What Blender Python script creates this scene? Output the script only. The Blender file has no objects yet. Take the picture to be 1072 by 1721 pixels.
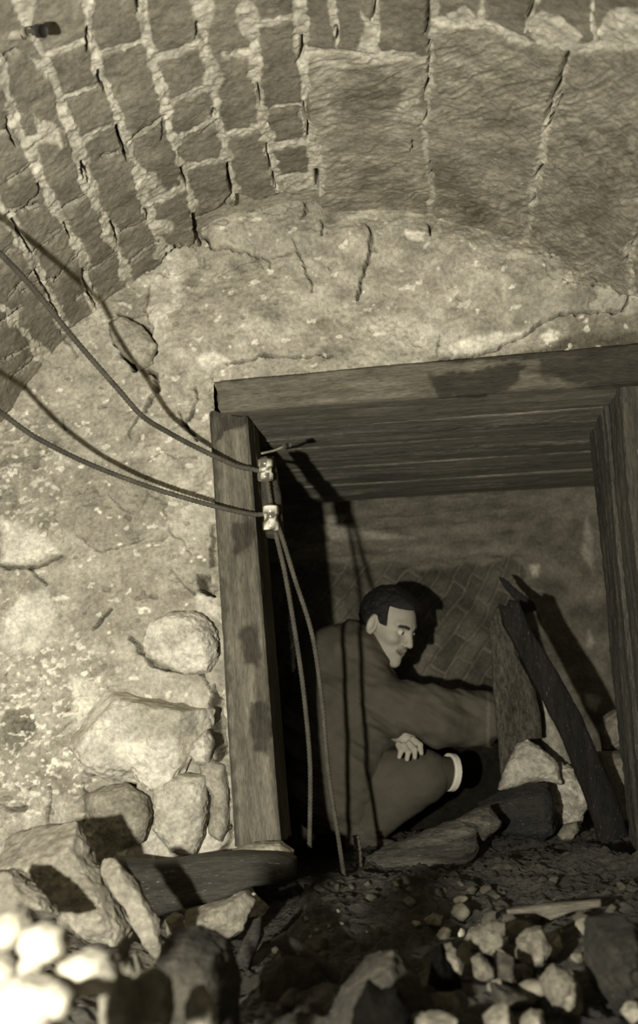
import bpy, math
import numpy as np
from mathutils import Vector, Matrix

# ------------------------------------------------------------------ camera, light, exposure
SC = bpy.context.scene
COL = SC.collection
F_PX, CX, CY = 1800.0, 536.0, 860.5          # focal length and centre for a 1072 x 1721 image
CAMZ = 0.45                                  # camera height above the tunnel floor
AX = np.array([733 - CX, -(1210 - CY), F_PX]); AX /= np.linalg.norm(AX)   # tunnel axis seen from the camera
ROLL = math.radians(3.6)
TH = math.atan((AX[0] * math.sin(ROLL) - AX[1] * math.cos(ROLL)) / AX[2])
WUP = np.array([-math.sin(ROLL) * math.cos(TH), math.cos(ROLL) * math.cos(TH), math.sin(TH)])
XR = np.cross(WUP, AX)
M3 = np.array([XR, AX, WUP])                 # camera (right, up, forward) -> world

cam_d = bpy.data.cameras.new('camera')
cam_d.sensor_fit = 'VERTICAL'; cam_d.sensor_height = 36.0; cam_d.sensor_width = 24.0
cam_d.lens = 36.0 * F_PX / 1721.0
cam_d.clip_start = 0.02
cam_d.dof.use_dof = True; cam_d.dof.focus_distance = 2.55; cam_d.dof.aperture_fstop = 3.4
cam = bpy.data.objects.new('camera', cam_d); COL.objects.link(cam)
R = M3 @ np.diag([1, 1, -1])
cam.matrix_world = Matrix([[*R[0], 0], [*R[1], 0], [*R[2], CAMZ], [0, 0, 0, 1]])
SC.camera = cam

SC.view_settings.view_transform = 'Standard'; SC.view_settings.look = 'None'
SC.view_settings.gamma = 1.0; SC.view_settings.use_curve_mapping = False
SC.view_settings.exposure = 0.0

wd = bpy.data.worlds.new('world'); SC.world = wd; wd.use_nodes = True
wd.node_tree.nodes['Background'].inputs[0].default_value = (1.0, 0.93, 0.78, 1)
wd.node_tree.nodes['Background'].inputs[1].default_value = 0.85  # ambient fill, added to lift the blacks

FL = bpy.data.lights.new('flash_lamp', 'SPOT')     # the photographer's hand-held flash, left of the camera
FL.energy = 360.0; FL.shadow_soft_size = 0.022; FL.spot_size = math.radians(108); FL.spot_blend = 1.0
FL.color = (1.0, 0.985, 0.94)
flash = bpy.data.objects.new('flash_lamp', FL); COL.objects.link(flash)
flash.location = (-0.47, 0.0, CAMZ - 0.05)
flash.rotation_euler = (Vector((-0.62, 2.6, 0.88)) - flash.location).to_track_quat('-Z', 'Y').to_euler()

# ------------------------------------------------------------------ helpers
def at(px, py, Y):
    d = M3 @ np.array([px - CX, -(py - CY), F_PX])
    p = d * (Y / d[1]); p[2] += CAMZ
    return p

def proj(P):
    Q = np.asarray(P, float) - np.array([0, 0, CAMZ])
    c = Q @ M3
    w = np.maximum(c[..., 2], 0.05)
    return CX + F_PX * c[..., 0] / w, CY - F_PX * c[..., 1] / w

def _hash(ix, iy, iz, s):
    h = (ix.astype(np.uint32) * np.uint32(374761393) + iy.astype(np.uint32) * np.uint32(668265263)
         + iz.astype(np.uint32) * np.uint32(2147483647) + np.uint32((s * 1274126177) & 0xffffffff))
    h = (h ^ (h >> np.uint32(13))) * np.uint32(1274126177)
    h = h ^ (h >> np.uint32(16))
    return (h & np.uint32(0xffffff)).astype(np.float32) / np.float32(0x7fffff) - 1.0

def vnoise(P, s=0):
    P = np.asarray(P, np.float32)
    i = np.floor(P); f = P - i; u = f * f * f * (f * (f * 6 - 15) + 10)
    i = i.astype(np.int64)
    r = 0
    for a in (0, 1):
        wa = u[..., 0] if a else 1 - u[..., 0]
        for b in (0, 1):
            wb = u[..., 1] if b else 1 - u[..., 1]
            for c in (0, 1):
                wc = u[..., 2] if c else 1 - u[..., 2]
                r = r + wa * wb * wc * _hash(i[..., 0] + a, i[..., 1] + b, i[..., 2] + c, s)
    return r

def fbm(P, scale=1.0, octv=4, s=0, gain=0.5):
    P = np.asarray(P, np.float32) * scale
    r = 0; a = 1.0; t = 0
    for o in range(octv):
        r = r + a * vnoise(P + 17.3 * o, s + o); t += a; a *= gain; P = P * 2.03
    return r / t * 1.35

def ridged(P, scale=1.0, octv=4, s=0):
    P = np.asarray(P, np.float32) * scale
    r = 0; a = 1.0; t = 0
    for o in range(octv):
        r = r + a * (1 - 2 * np.abs(vnoise(P + 9.1 * o, s + o))); t += a; a *= 0.5; P = P * 2.1
    return r / t

def sstep(a, b, x):
    t = np.clip((x - a) / (b - a), 0, 1); return t * t * (3 - 2 * t)

def d_poly_line(x, y, pts, rmax=40):
    """distance in the plane to an open line of points"""
    D = np.full(x.shape, 1e3, np.float32)
    pts = np.asarray(pts, float)
    m = (x > pts[:, 0].min() - rmax) & (x < pts[:, 0].max() + rmax) & (y > pts[:, 1].min() - rmax) & (y < pts[:, 1].max() + rmax)
    if not m.any(): return D
    xs, ys = x[m], y[m]; best = np.full(xs.shape, 1e3)
    for (ax, ay), (bx, by) in zip(pts[:-1], pts[1:]):
        dx, dy = bx - ax, by - ay; L = dx * dx + dy * dy + 1e-12
        t = np.clip(((xs - ax) * dx + (ys - ay) * dy) / L, 0, 1)
        best = np.minimum(best, np.hypot(xs - ax - t * dx, ys - ay - t * dy))
    D[m] = best
    return D

def sd_poly(x, y, pts):
    """signed distance to a closed outline, negative inside"""
    pts = np.asarray(pts, float); n = len(pts)
    D = np.full(x.shape, 1e6); ins = np.zeros(x.shape, bool)
    for k in range(n):
        ax, ay = pts[k]; bx, by = pts[(k + 1) % n]
        dx, dy = bx - ax, by - ay; L = dx * dx + dy * dy + 1e-12
        t = np.clip(((x - ax) * dx + (y - ay) * dy) / L, 0, 1)
        D = np.minimum(D, np.hypot(x - ax - t * dx, y - ay - t * dy))
        c = ((ay > y) != (by > y)) & (x < (bx - ax) * (y - ay) / (by - ay + 1e-12) + ax)
        ins ^= c
    return np.where(ins, -D, D)

def pmask(x, y, pts, feather=8):
    pts = np.asarray(pts, float); M = np.zeros(x.shape, np.float32); q = feather + 2
    m = (x > pts[:, 0].min() - q) & (x < pts[:, 0].max() + q) & (y > pts[:, 1].min() - q) & (y < pts[:, 1].max() + q)
    if m.any(): M[m] = 1 - sstep(-feather, feather, sd_poly(x[m], y[m], pts))
    return M

def tone(t):
    """grey tone -> the warm sepia of the print"""
    t = np.clip(np.asarray(t, float), 0.003, 0.95)
    k = np.clip(t / 0.5, 0, 1)
    return np.stack([t * 1.03, t * (0.90 + 0.05 * k), t * (0.60 + 0.13 * k), np.ones_like(t)], -1)

def tag(o, label=None, cat=None, group=None, kind=None):
    if label: o['label'] = label
    if cat: o['category'] = cat
    if group: o['group'] = group
    if kind: o['kind'] = kind
    return o

def mesh_np(name, V, Fc, mat, col=None, parent=None, smooth=True, base=False):
    """link one mesh from arrays; base=True puts the origin at the foot of the thing"""
    V = np.asarray(V, np.float32); Fc = np.asarray(Fc, np.int32)
    off = np.zeros(3, np.float32)
    if base:
        off = np.array([V[:, 0].mean(), V[:, 1].mean(), V[:, 2].min()], np.float32); V = V - off
    me = bpy.data.meshes.new(name)
    k = Fc.shape[1]
    me.vertices.add(len(V)); me.vertices.foreach_set('co', V.ravel())
    me.loops.add(Fc.size); me.loops.foreach_set('vertex_index', Fc.ravel())
    me.polygons.add(len(Fc))
    me.polygons.foreach_set('loop_start', np.arange(0, Fc.size, k, dtype=np.int32))
    me.polygons.foreach_set('use_smooth', np.full(len(Fc), smooth))
    me.update(calc_edges=True); me.validate()
    if col is None: col = tone(np.full(len(V), 0.3))
    ca = me.color_attributes.new('Col', 'FLOAT_COLOR', 'POINT')
    ca.data.foreach_set('color', np.asarray(col, np.float32).ravel())
    me.materials.append(mat)
    o = bpy.data.objects.new(name, me); COL.objects.link(o)
    o.location = off.tolist()
    if parent:
        o.parent = parent; o.location = (off - np.array(parent.location, np.float32)).tolist() if base else (-np.array(parent.location, np.float32)).tolist()
    return o

def empty(name, loc):
    o = bpy.data.objects.new(name, None); COL.objects.link(o); o.location = tuple(float(v) for v in loc)
    o.empty_display_size = 0.05
    return o

def grid_faces(n, m, keep=None, flip=False):
    i, j = np.meshgrid(np.arange(n - 1), np.arange(m - 1), indexing='ij')
    if keep is not None:
        k = keep[:-1, :-1] & keep[1:, :-1] & keep[:-1, 1:] & keep[1:, 1:]
        i, j = i[k], j[k]
    i, j = i.ravel(), j.ravel()
    q = np.stack([i * m + j, (i + 1) * m + j, (i + 1) * m + j + 1, i * m + j + 1], -1)
    return q[:, ::-1] if flip else q

def compact(V, Fc, C):
    used = np.zeros(len(V), bool); used[Fc.ravel()] = True
    idx = np.cumsum(used) - 1
    return V[used], idx[Fc], C[used]

def surface_nets(Fv, org, h):
    """mesh of the zero level of a sampled distance field"""
    s = Fv < 0
    nx, ny, nz = Fv.shape
    cnt = np.zeros((nx - 1, ny - 1, nz - 1), np.int8)
    corners = [(a, b, c) for a in (0, 1) for b in (0, 1) for c in (0, 1)]
    for a, b, c in corners: cnt += s[a:nx - 1 + a, b:ny - 1 + b, c:nz - 1 + c]
    act = (cnt > 0) & (cnt < 8)
    I = np.argwhere(act); ids = np.full(act.shape, -1, np.int64); ids[act] = np.arange(len(I))
    val = {c: Fv[I[:, 0] + c[0], I[:, 1] + c[1], I[:, 2] + c[2]] for c in corners}
    acc = np.zeros((len(I), 3)); num = np.zeros(len(I))
    for a in corners:
        for ax in range(3):
            if a[ax]: continue
            b = list(a); b[ax] = 1; b = tuple(b)
            va, vb = val[a], val[b]; cr = (va < 0) != (vb < 0)
            t = np.where(cr, va / np.where(cr, va - vb, 1), 0)
            for q in range(3): acc[:, q] += np.where(cr, a[q] + (t if q == ax else 0), 0)
            num += cr
    V = np.array(org) + h * (I + acc / num[:, None])
    Q = []
    for ax in range(3):
        sl0 = [slice(None)] * 3; sl1 = [slice(None)] * 3
        sl0[ax] = slice(0, -1); sl1[ax] = slice(1, None)
        a, b = s[tuple(sl0)], s[tuple(sl1)]
        E = np.argwhere(a != b); o1, o2 = (ax + 1) % 3, (ax + 2) % 3
        E = E[(E[:, o1] > 0) & (E[:, o2] > 0) & (E[:, o1] < Fv.shape[o1] - 1) & (E[:, o2] < Fv.shape[o2] - 1)]
        ins = a[E[:, 0], E[:, 1], E[:, 2]]
        def cell(d1, d2):
            c = E.copy(); c[:, o1] += d1; c[:, o2] += d2
            return ids[c[:, 0], c[:, 1], c[:, 2]]
        q = np.stack([cell(-1, -1), cell(0, -1), cell(0, 0), cell(-1, 0)], -1)
        q[~ins] = q[~ins][:, ::-1]
        Q.append(q)
    return V, np.concatenate(Q)

def sdf_grid(lo, hi, h):
    lo = np.array(lo, float); hi = np.array(hi, float)
    n = np.ceil((hi - lo) / h).astype(int) + 1
    ax = [lo[k] + h * np.arange(n[k]) for k in range(3)]
    return lo, np.stack(np.meshgrid(*ax, indexing='ij'), -1).astype(np.float32)

def rcone(P, a, b, r1, r2):
    a = np.asarray(a, np.float32); b = np.asarray(b, np.float32); ab = b - a
    t = np.clip(((P - a) @ ab) / float(ab @ ab + 1e-9), 0, 1)
    return np.linalg.norm(P - a - t[..., None] * ab, axis=-1) - (r1 + (r2 - r1) * t)

def ellip(P, c, r):
    r = np.asarray(r, np.float32); q = (P - np.asarray(c, np.float32)) / r
    k = np.linalg.norm(q, axis=-1)
    return (k - 1) * float(min(r)) * (0.6 + 0.4 * np.clip(k, 0, 1.5))

def smin(a, b, k):
    h = np.clip(0.5 + 0.5 * (b - a) / k, 0, 1); return b + (a - b) * h - k * h * (1 - h)

def smax(a, b, k): return -smin(-a, -b, k)

# ------------------------------------------------------------------ materials
def new_mat(name):
    m = bpy.data.materials.new(name); m.use_nodes = True
    nt = m.node_tree; nt.nodes.clear()
    out = nt.nodes.new('ShaderNodeOutputMaterial'); b = nt.nodes.new('ShaderNodeBsdfPrincipled')
    nt.links.new(b.outputs[0], out.inputs[0])
    return m, nt, b

def mat_surface(name, scale=60, var=0.35, bump=0.3, rough=0.92, spec=0.3, stretch=(1, 1, 1), speck=0.0, dist=0.004, rough_var=0.0, detail=8):
    """colour = the surface's own tone (Col) times a fine grain, with a bump of the same grain"""
    m, nt, b = new_mat(name); L = nt.links.new; N = nt.nodes.new
    a = N('ShaderNodeAttribute'); a.attribute_name = 'Col'
    tc = N('ShaderNodeTexCoord'); mp = N('ShaderNodeMapping'); mp.inputs['Scale'].default_value = stretch
    L(tc.outputs['Object'], mp.inputs[0])
    n1 = N('ShaderNodeTexNoise'); n1.inputs['Scale'].default_value = scale; n1.inputs['Detail'].default_value = detail; n1.inputs['Roughness'].default_value = 0.7
    L(mp.outputs[0], n1.inputs[0])
    n2 = N('ShaderNodeTexNoise'); n2.inputs['Scale'].default_value = scale * 0.17; n2.inputs['Detail'].default_value = 5
    L(mp.outputs[0], n2.inputs[0])
    mr = N('ShaderNodeMapRange'); mr.inputs[1].default_value = 0.28; mr.inputs[2].default_value = 0.72
    mr.inputs[3].default_value = 1 - var; mr.inputs[4].default_value = 1 + var; L(n1.outputs[0], mr.inputs[0])
    mr2 = N('ShaderNodeMapRange'); mr2.inputs[1].default_value = 0.3; mr2.inputs[2].default_value = 0.7
    mr2.inputs[3].default_value = 1 - var * 0.55; mr2.inputs[4].default_value = 1 + var * 0.55; L(n2.outputs[0], mr2.inputs[0])
    mu = N('ShaderNodeMath'); mu.operation = 'MULTIPLY'; L(mr.outputs[0], mu.inputs[0]); L(mr2.outputs[0], mu.inputs[1])
    vm = N('ShaderNodeVectorMath'); vm.operation = 'SCALE'; L(a.outputs['Color'], vm.inputs[0]); L(mu.outputs[0], vm.inputs['Scale'])
    src = vm.outputs[0]
    if speck > 0:
        v = N('ShaderNodeTexNoise'); v.inputs['Scale'].default_value = scale * 2.2; v.inputs['Detail'].default_value = 3
        L(mp.outputs[0], v.inputs[0])
        sr = N('ShaderNodeMapRange'); sr.inputs[1].default_value = 0.66; sr.inputs[2].default_value = 0.74; sr.inputs[3].default_value = 0; sr.inputs[4].default_value = speck
        L(v.outputs[0], sr.inputs[0])
        mx = N('ShaderNodeMixRGB'); L(sr.outputs[0], mx.inputs[0]); L(src, mx.inputs[1]); mx.inputs[2].default_value = (0.75, 0.71, 0.58, 1)
        src = mx.outputs[0]
    L(src, b.inputs['Base Color'])
    bp = N('ShaderNodeBump'); bp.inputs['Strength'].default_value = bump; bp.inputs['Distance'].default_value = dist
    L(n1.outputs[0], bp.inputs['Height']); L(bp.outputs[0], b.inputs['Normal'])
    b.inputs['Roughness'].default_value = rough; b.inputs['Specular IOR Level'].default_value = spec
    if rough_var:
        rr = N('ShaderNodeMapRange'); rr.inputs[1].default_value = 0.4; rr.inputs[2].default_value = 0.62; rr.inputs[3].default_value = rough; rr.inputs[4].default_value = rough - rough_var
        L(n2.outputs[0], rr.inputs[0]); L(rr.outputs[0], b.inputs['Roughness'])
    return m

M_WALL = mat_surface('limestone_rubble', 95, 0.42, 1.0, 0.95, 0.2, speck=0.22)
M_BRICK = mat_surface('old_brick', 85, 0.36, 0.9, 0.93, 0.2, speck=0.12)
M_ROCK = mat_surface('loose_stone', 70, 0.42, 1.0, 0.9, 0.25)
M_MUD = mat_surface('wet_mud', 60, 0.6, 1.0, 0.66, 0.5, rough_var=0.36, speck=0.16, dist=0.02)
M_WOOD = mat_surface('weathered_timber', 42, 0.55, 1.0, 0.85, 0.25, stretch=(1.0, 7, 7), dist=0.005)
M_BLACK_SHADE = mat_surface('black_lump_and_shade', 80, 0.4, 0.6, 0.98, 0.05)  # matte black of the splintered lump and the solids standing for shadow
M_WETWOOD_UP = mat_surface('sodden_timber_upright', 36, 0.6, 1.0, 0.85, 0.18, stretch=(6, 6, 0.8), dist=0.006, rough_var=0.25, speck=0.2)
M_WETWOOD = mat_surface('sodden_timber', 36, 0.6, 1.0, 0.75, 0.4, stretch=(0.8, 6, 6), dist=0.006, rough_var=0.25, speck=0.32)
M_CLOTH = mat_surface('wool_cloth', 240, 0.12, 0.4, 0.95, 0.1)
M_SKIN = mat_surface('skin', 90, 0.05, 0.1, 0.6, 0.3)
M_HAIR = mat_surface('hair', 220, 0.4, 0.6, 0.6, 0.3, stretch=(1, 3, 3))
M_PORC = mat_surface('glazed_porcelain', 50, 0.15, 0.1, 0.22, 0.6)
M_CABLE = mat_surface('twisted_cable', 260, 0.4, 0.9, 0.7, 0.3)
M_IRON = mat_surface('rusty_iron', 120, 0.3, 0.5, 0.6, 0.5)
# ------------------------------------------------------------------ the brick vault
# long mortar joints of the vault, from the springing on the left to the crown
JL = [
 [(-40,480),(0,516),(20,531),(45,566),(65,591),(83,612)],
 [(-30,300),(0,348),(20,373),(50,428),(75,475),(88,505),(101,536),(120,562)],
 [(-12,90),(15,156),(30,212),(55,262),(76,312),(101,363),(126,403),(146,450),(151,486),(171,531)],
 [(28,-30),(35,0),(45,40),(76,96),(96,156),(121,222),(141,282),(156,333),(181,383),(201,425),(222,490)],
 [(140,-30),(146,0),(151,50),(166,116),(191,176),(212,237),(237,302),(252,353),(267,403),(277,430)],
 [(232,-30),(237,0),(247,65),(267,141),(287,212),(307,282),(323,343),(332,385)],
 [(322,-30),(328,0),(343,60),(358,141),(368,202),(383,272),(398,330)],
 [(412,-30),(418,0),(428,100),(438,166),(449,237),(466,330)],
 [(508,-30),(509,30),(509,100),(514,202),(524,252),(534,324)],
]
JS = [  # joints between the dressed slabs
 [(729,-30),(729,0),(721,107),(713,213),(724,299),(721,392)],
 [(962,70),(959,80),(943,149),(916,224),(905,299),(889,373),(881,420)],
 [(1100,330),(1072,384),(1055,427),(1062,500)],
]
JX = [  # short joints, pale
 [(76,96),(146,71)],[(101,172),(168,150)],[(131,237),(196,212)],[(171,93),(245,71)],[(267,100),(334,76)],[(290,172),(356,146)],
 [(302,232),(362,202)],[(378,96),(420,90)],[(383,228),(440,216)],[(418,46),(509,32)],[(448,186),(509,181)],[(459,248),(522,238)],
 [(464,303),(532,296)],[(252,345),(308,315)],[(50,240),(118,216)],[(323,284),(380,268)],
 [(511,85),(600,92),(713,96)],[(729,37),(820,43),(890,75),(962,82),(1072,75),(1130,80)],
 [(559,-30),(560,20),(564,84)],[(633,-30),(633,90)],[(809,-30),(807,40)],[(905,-30),(895,0),(882,55)],[(985,-30),(992,30),(1000,72)],
]
JD = [  # short joints that are open cracks
 [(0,232),(18,216)],[(20,307),(56,280)],[(15,367),(66,347)],[(101,353),(146,328)],[(55,428),(106,390)],[(201,398),(252,372)],
 [(222,440),(267,408)],[(217,240),(277,200)],[(277,422),(312,414)],[(0,548),(40,520)],[(92,475),(134,432)],[(0,442),(20,420)],
 [(130,505),(160,488)],[(105,560),(165,535)],[(40,492),(95,468)],[(0,612),(50,585)],[(20,640),(60,605)],[(171,265),(212,255)],[(146,462),(200,432)],[(340,225),(368,205)],
 [(20,500),(60,460)],[(-40,120),(28,90)],
]
CR = [  # open cracks running beside the long joints: points, half width
 ([(148,42),(146,62),(150,88)],2.6),([(168,123),(170,145),(178,158)],2.2),([(198,215),(206,245),(214,270)],2.4),([(138,272),(142,298)],2.4),
 ([(230,0),(233,24)],2.4),([(331,44),(331,66)],1.6),([(272,240),(276,204)],0.9),([(304,280),(306,296),(316,318)],2.4),([(358,185),(360,200)],2.2),
 ([(383,280),(386,315),(392,330),(375,348),(358,362)],2.8),([(507,68),(508,95),(502,108)],2.4),([(434,148),(440,180)],1.6),([(446,245),(456,290),(463,322)],2.0),
 ([(509,175),(515,205),(518,240)],1.6),([(530,292),(533,315),(538,322)],3.4),([(66,310),(68,330),(40,358)],1.4),([(248,358),(252,372)],1.8),([(327,362),(330,385),(333,414)],3.6),
 ([(145,280),(150,305)],1.2),([(190,375),(200,410)],1.4),([(60,455),(80,490),(100,530)],2.0),([(140,455),(150,490),(170,530)],1.8),([(0,330),(2,350)],2.0),
 ([(721,70),(718,120),(712,165),(713,205)],1.6),([(722,270),(726,310)],1.2),([(692,235),(692,255)],1.0),([(954,88),(943,120),(938,140),(925,165),(917,205)],3.0),([(944,155),(930,190),(915,222)],1.6),([(914,275),(898,300)],1.8),([(898,330),(890,345)],1.6),
 ([(565,50),(564,72)],2.2),([(629,0),(626,36)],1.8),([(720,0),(715,60)],1.4),([(893,2),(882,42)],1.8),([(1072,384),(1056,420),(1050,440)],1.6),
 ([(14,200),(22,240),(30,250)],1.3),([(110,375),(122,405)],1.2),([(24,372),(40,400),(52,425)],1.8),([(197,560),(190,545)],2.0),
]
EDGE = [(-120,-120),(-120,735),(-20,720),(10,706),(20,690),(80,664),(85,610),(100,600),(120,580),(125,565),(150,555),(175,540),(225,507),(230,490),(245,482),
 (275,460),(279,428),(330,414),(333,366),(345,361),(395,346),(400,331),(430,339),(465,331),(535,326),(545,371),(600,379),(700,393),(720,390),
 (760,402),(840,425),(885,420),(900,432),(960,475),(1040,495),(1062,502),(1130,535),(1130,-120)]
ARC = [(0,700),(80,640),(230,490),(335,395),(430,350),(545,362),(720,388),(885,425),(1060,497)]
SCX, SCZ = -0.25, 0.34 + CAMZ
_a = np.array([at(*p, 2.6) for p in ARC])
_th = np.degrees(np.arctan2(_a[:, 2] - SCZ, _a[:, 0] - SCX)); _rr = np.hypot(_a[:, 2] - SCZ, _a[:, 0] - SCX)
_o = np.argsort(_th); _th = _th[_o]; _rr = _rr[_o]
_cf = np.polyfit(np.radians(np.concatenate([_th, [0, 10, 178, 190]]) - 90), np.concatenate([_rr, [1.05, 1.04, 1.0, 1.0]]), 5)
def section(theta):
    """tunnel section: radius of the vault at an angle in degrees"""
    return np.polyval(_cf, np.radians(np.clip(theta, 0, 182) - 90))

# label the single bricks on a small raster, so that each gets its own tone and tilt
RS = 2.0; RX0, RY0 = -60, -60
_gx, _gy = np.meshgrid(np.arange(RX0, 1140, RS), np.arange(RY0, 780, RS), indexing='ij')
_w = np.zeros(_gx.shape, bool)
for L_ in JL + JS + JX + JD:
    _w |= d_poly_line(_gx, _gy, L_, 10) < 2.4
_lab = np.where(_w, -1, 0).astype(int); _n = 0
for i0 in range(_lab.shape[0]):
    for j0 in range(_lab.shape[1]):
        if _lab[i0, j0] == 0:
            _n += 1; st = [(i0, j0)]; _lab[i0, j0] = _n
            while st:
                i, j = st.pop()
                for a, b in ((i+1,j),(i-1,j),(i,j+1),(i,j-1)):
                    if 0 <= a < _lab.shape[0] and 0 <= b < _lab.shape[1] and _lab[a, b] == 0:
                        _lab[a, b] = _n; st.append((a, b))
_rng = np.random.RandomState(5)
_bt = _rng.uniform(0.74, 1.22, _n + 2); _bh = _rng.uniform(-0.004, 0.004, _n + 2)

def vault_relief(px, py, P):
    wob = fbm(P, 22, 3, 3) * 5.0; wob2 = fbm(P + 5, 22, 3, 7) * 5.0; fine = fbm(P, 90, 3, 11)
    x = px + wob + fine * 2.5; y = py + wob2 + fbm(P, 80, 2, 12) * 2.5
    wn = fbm(P, 9, 3, 21)
    h = fbm(P, 6, 3, 31) * 0.006 + fbm(P, 60, 3, 32) * 0.0022          # + is towards the room
    wj = 8.5 + 7.0 * wn + 6.0 * fbm(P, 30, 3, 44)
    dl = np.full(x.shape, 99.0, np.float32)
    for L_ in JL: dl = np.minimum(dl, d_poly_line(x, y, L_, 26))
    mort = 1 - sstep(-1.5, 1.5, dl - np.maximum(wj, 2.5))
    ds = np.full(x.shape, 99.0, np.float32)
    for L_ in JS: ds = np.minimum(ds, d_poly_line(x, y, L_, 26))
    mort = np.maximum(mort, 0.75 * (1 - sstep(-2, 2.5, ds - (6 + 6 * wn))))
    dx = np.full(x.shape, 99.0, np.float32)
    for L_ in JX: dx = np.minimum(dx, d_poly_line(x, y, L_, 20))
    mort = np.maximum(mort, 1 - sstep(-1.5, 1.5, dx - (5.0 + 5.5 * fbm(P, 14, 3, 51))))
    dd = np.full(x.shape, 99.0, np.float32)
    for L_ in JD: dd = np.minimum(dd, d_poly_line(x, y, L_, 20))
    mort = np.maximum(mort, 0.35 * (1 - sstep(-1, 2, dd - 3)))
    for bl in ([(318,-20),(352,-20),(362,30),(345,62),(326,36)],[(236,286),(262,292),(278,322),(262,334),(240,318)],[(334,76),(356,84),(372,130),(366,160),(344,140)],
               [(414,92),(432,90),(442,122),(434,142),(418,130)],[(16,-20),(66,-20),(62,14),(50,52),(30,30)],[(252,370),(288,374),(290,392),(262,398)],[(400,0),(432,0),(440,40),(412,60),(400,40)],
               [(884,40),(905,20),(935,30),(975,62),(965,80),(900,76)],[(1000,55),(1020,20),(1072,10),(1140,0),(1140,72),(1010,78)],[(752,24),(782,12),(800,34),(770,46)],[(470,302),(533,294),(534,322),(474,330)],
               [(606,20),(630,40),(630,86),(598,84),(614,50)],[(893,290),(908,296),(900,340),(890,372),(886,330)],[(60,196),(96,214),(104,246),(70,240)],[(48,100),(80,110),(96,150),(74,140)]):
        mort = np.maximum(mort, 0.9 * pmask(x, y, bl, 3.0))
    li = np.clip(((px - RX0 + wob) / RS).round().astype(int), 0, _lab.shape[0] - 1); lj = np.clip(((py - RY0 + wob2) / RS).round().astype(int), 0, _lab.shape[1] - 1)
    lab = np.maximum(_lab[li, lj], 0)
    out = (px < -58) | (px > 1138) | (py < -58) | (py > 778)
    slab = pmask(px, py, [(511,86),(713,97),(728,38),(820,44),(890,76),(960,82),(1140,76),(1140,540),(1062,505),(545,400),(530,300)], 2)
    bt = np.where((lab > 0) & ~out, _bt[lab], 1.0); bt = bt * (1 - slab) + slab
    h = h + np.where((lab > 0) & ~out, _bh[lab], 0) * (1 - slab) * (1 - mort)
    # worn rounded brick edges, mortar slightly proud in places
    h = h - 0.006 * (1 - sstep(0, 9, np.minimum(np.minimum(dl, dx), dd))) * (1 - mort)
    h = h - mort * 0.004 + mort * fbm(P, 45, 4, 61) * 0.007
    crk = np.zeros(x.shape, np.float32)
    xs = px + fbm(P, 60, 2, 71) * 2.2 + wob * 0.4; ys = py + fbm(P, 60, 2, 72) * 2.2
    for L_, w_ in CR: crk = np.maximum(crk, 1 - sstep(-0.8, 0.8, d_poly_line(xs, ys, L_, 12) - w_ * (0.85 + 0.3 * wn)))
    for L_ in JD: crk = np.maximum(crk, (1 - sstep(-0.8, 0.8, d_poly_line(xs, ys, L_, 12) - 1.0 * (0.9 + 1.5 * wn))))
    # slabs: slanting bedding of the stone
    bed = ridged(P @ np.array([[1, 0, 0], [0, 1, 0], [0, 0, 1]]) * np.array([9, 60, 60]) + np.array([0, 0, 0]), 1, 3, 81)
    bedv = vnoise(np.stack([(px * 0.35 + py * 0.94) / 5.0 + fbm(P, 12, 2, 85) * 3, (px * 0.94 - py * 0.35) / 45.0, P[..., 1] * 2], -1), 83)
    h = h + slab * (bed * 0.0015 + bedv * 0.0020)
    h = h - crk * 0.085
    # outside the brickwork the ground behind it stands further back
    ex = px + fbm(P, 40, 3, 91) * 5; ey = py + fbm(P, 40, 3, 92) * 5
    inside = 1 - sstep(-1.5, 1.5, sd_poly(ex, ey, EDGE))
    far_ = np.maximum(np.maximum(sstep(1100, 1125, px), sstep(-80, -110, py)), sstep(-85, -115, px))      # plain brick beyond the traced part
    inside = np.maximum(inside, far_)
    thd = np.degrees(np.arctan2(P[..., 2] - SCZ, P[..., 0] - SCX)) + 3
    g = np.minimum(np.abs((thd % 5.6) - 2.8), np.abs(((P[..., 1] * 100 + 7 * np.floor(thd / 5.6)) % 17) - 8.5) * 0.4)
    mort = np.maximum(mort * (1 - far_), far_ * (1 - sstep(0.2, 0.5, g + fbm(P, 20, 3, 5) * 0.2))); slab = slab * (1 - far_); h = h - far_ * mort * 0.005
    h = h - (1 - inside) * 0.03
    t_brick = 0.172 * bt * (1 + 0.30 * fbm(P, 14, 4, 101))
    t_slab = (1 + 0.30 * vnoise(np.stack([(px * 0.35 + py * 0.94) / 2.6 + fbm(P, 20, 2, 86) * 4, (px * 0.94 - py * 0.35) / 15.0, P[..., 1] * 2], -1), 87)) * 0.27 * (1 + 0.32 * fbm(P * np.array([1, 3, 3]), 8, 4, 102) + 0.16 * bedv)
    t = t_brick * (1 - slab) + t_slab * slab
    for poly, k, f in (([(728,262),(760,270),(800,330),(860,400),(880,420),(820,410),(750,350),(728,330)],0.62,14),([(590,110),(680,130),(670,190),(600,195),(550,170)],0.75,10),
                       ([(575,270),(660,275),(690,340),(600,330)],0.8,14),([(880,120),(870,240),(860,330),(780,180)],0.82,30),([(940,240),(1072,180),(1072,420),(960,380)],0.78,30),
                       ([(660,170),(705,140),(708,210),(695,250),(650,240)],1.5,12),([(530,90),(590,100),(560,200),(545,350),(535,360),(530,200)],1.25,12)):
        t = t * (1 + (k - 1) * pmask(ex, ey, poly, f) * slab)
    # lime bloom over some bricks
    bloom = sstep(0.25, 0.6, fbm(P, 7, 4, 111)) * 0.4
    t = t * (1 - bloom * 0.5) + 0.36 * bloom * 0.5
    tm = 0.48 * (1 + 0.28 * fbm(P, 30, 4, 121))
    t = t * (1 - mort) + tm * mort
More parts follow.
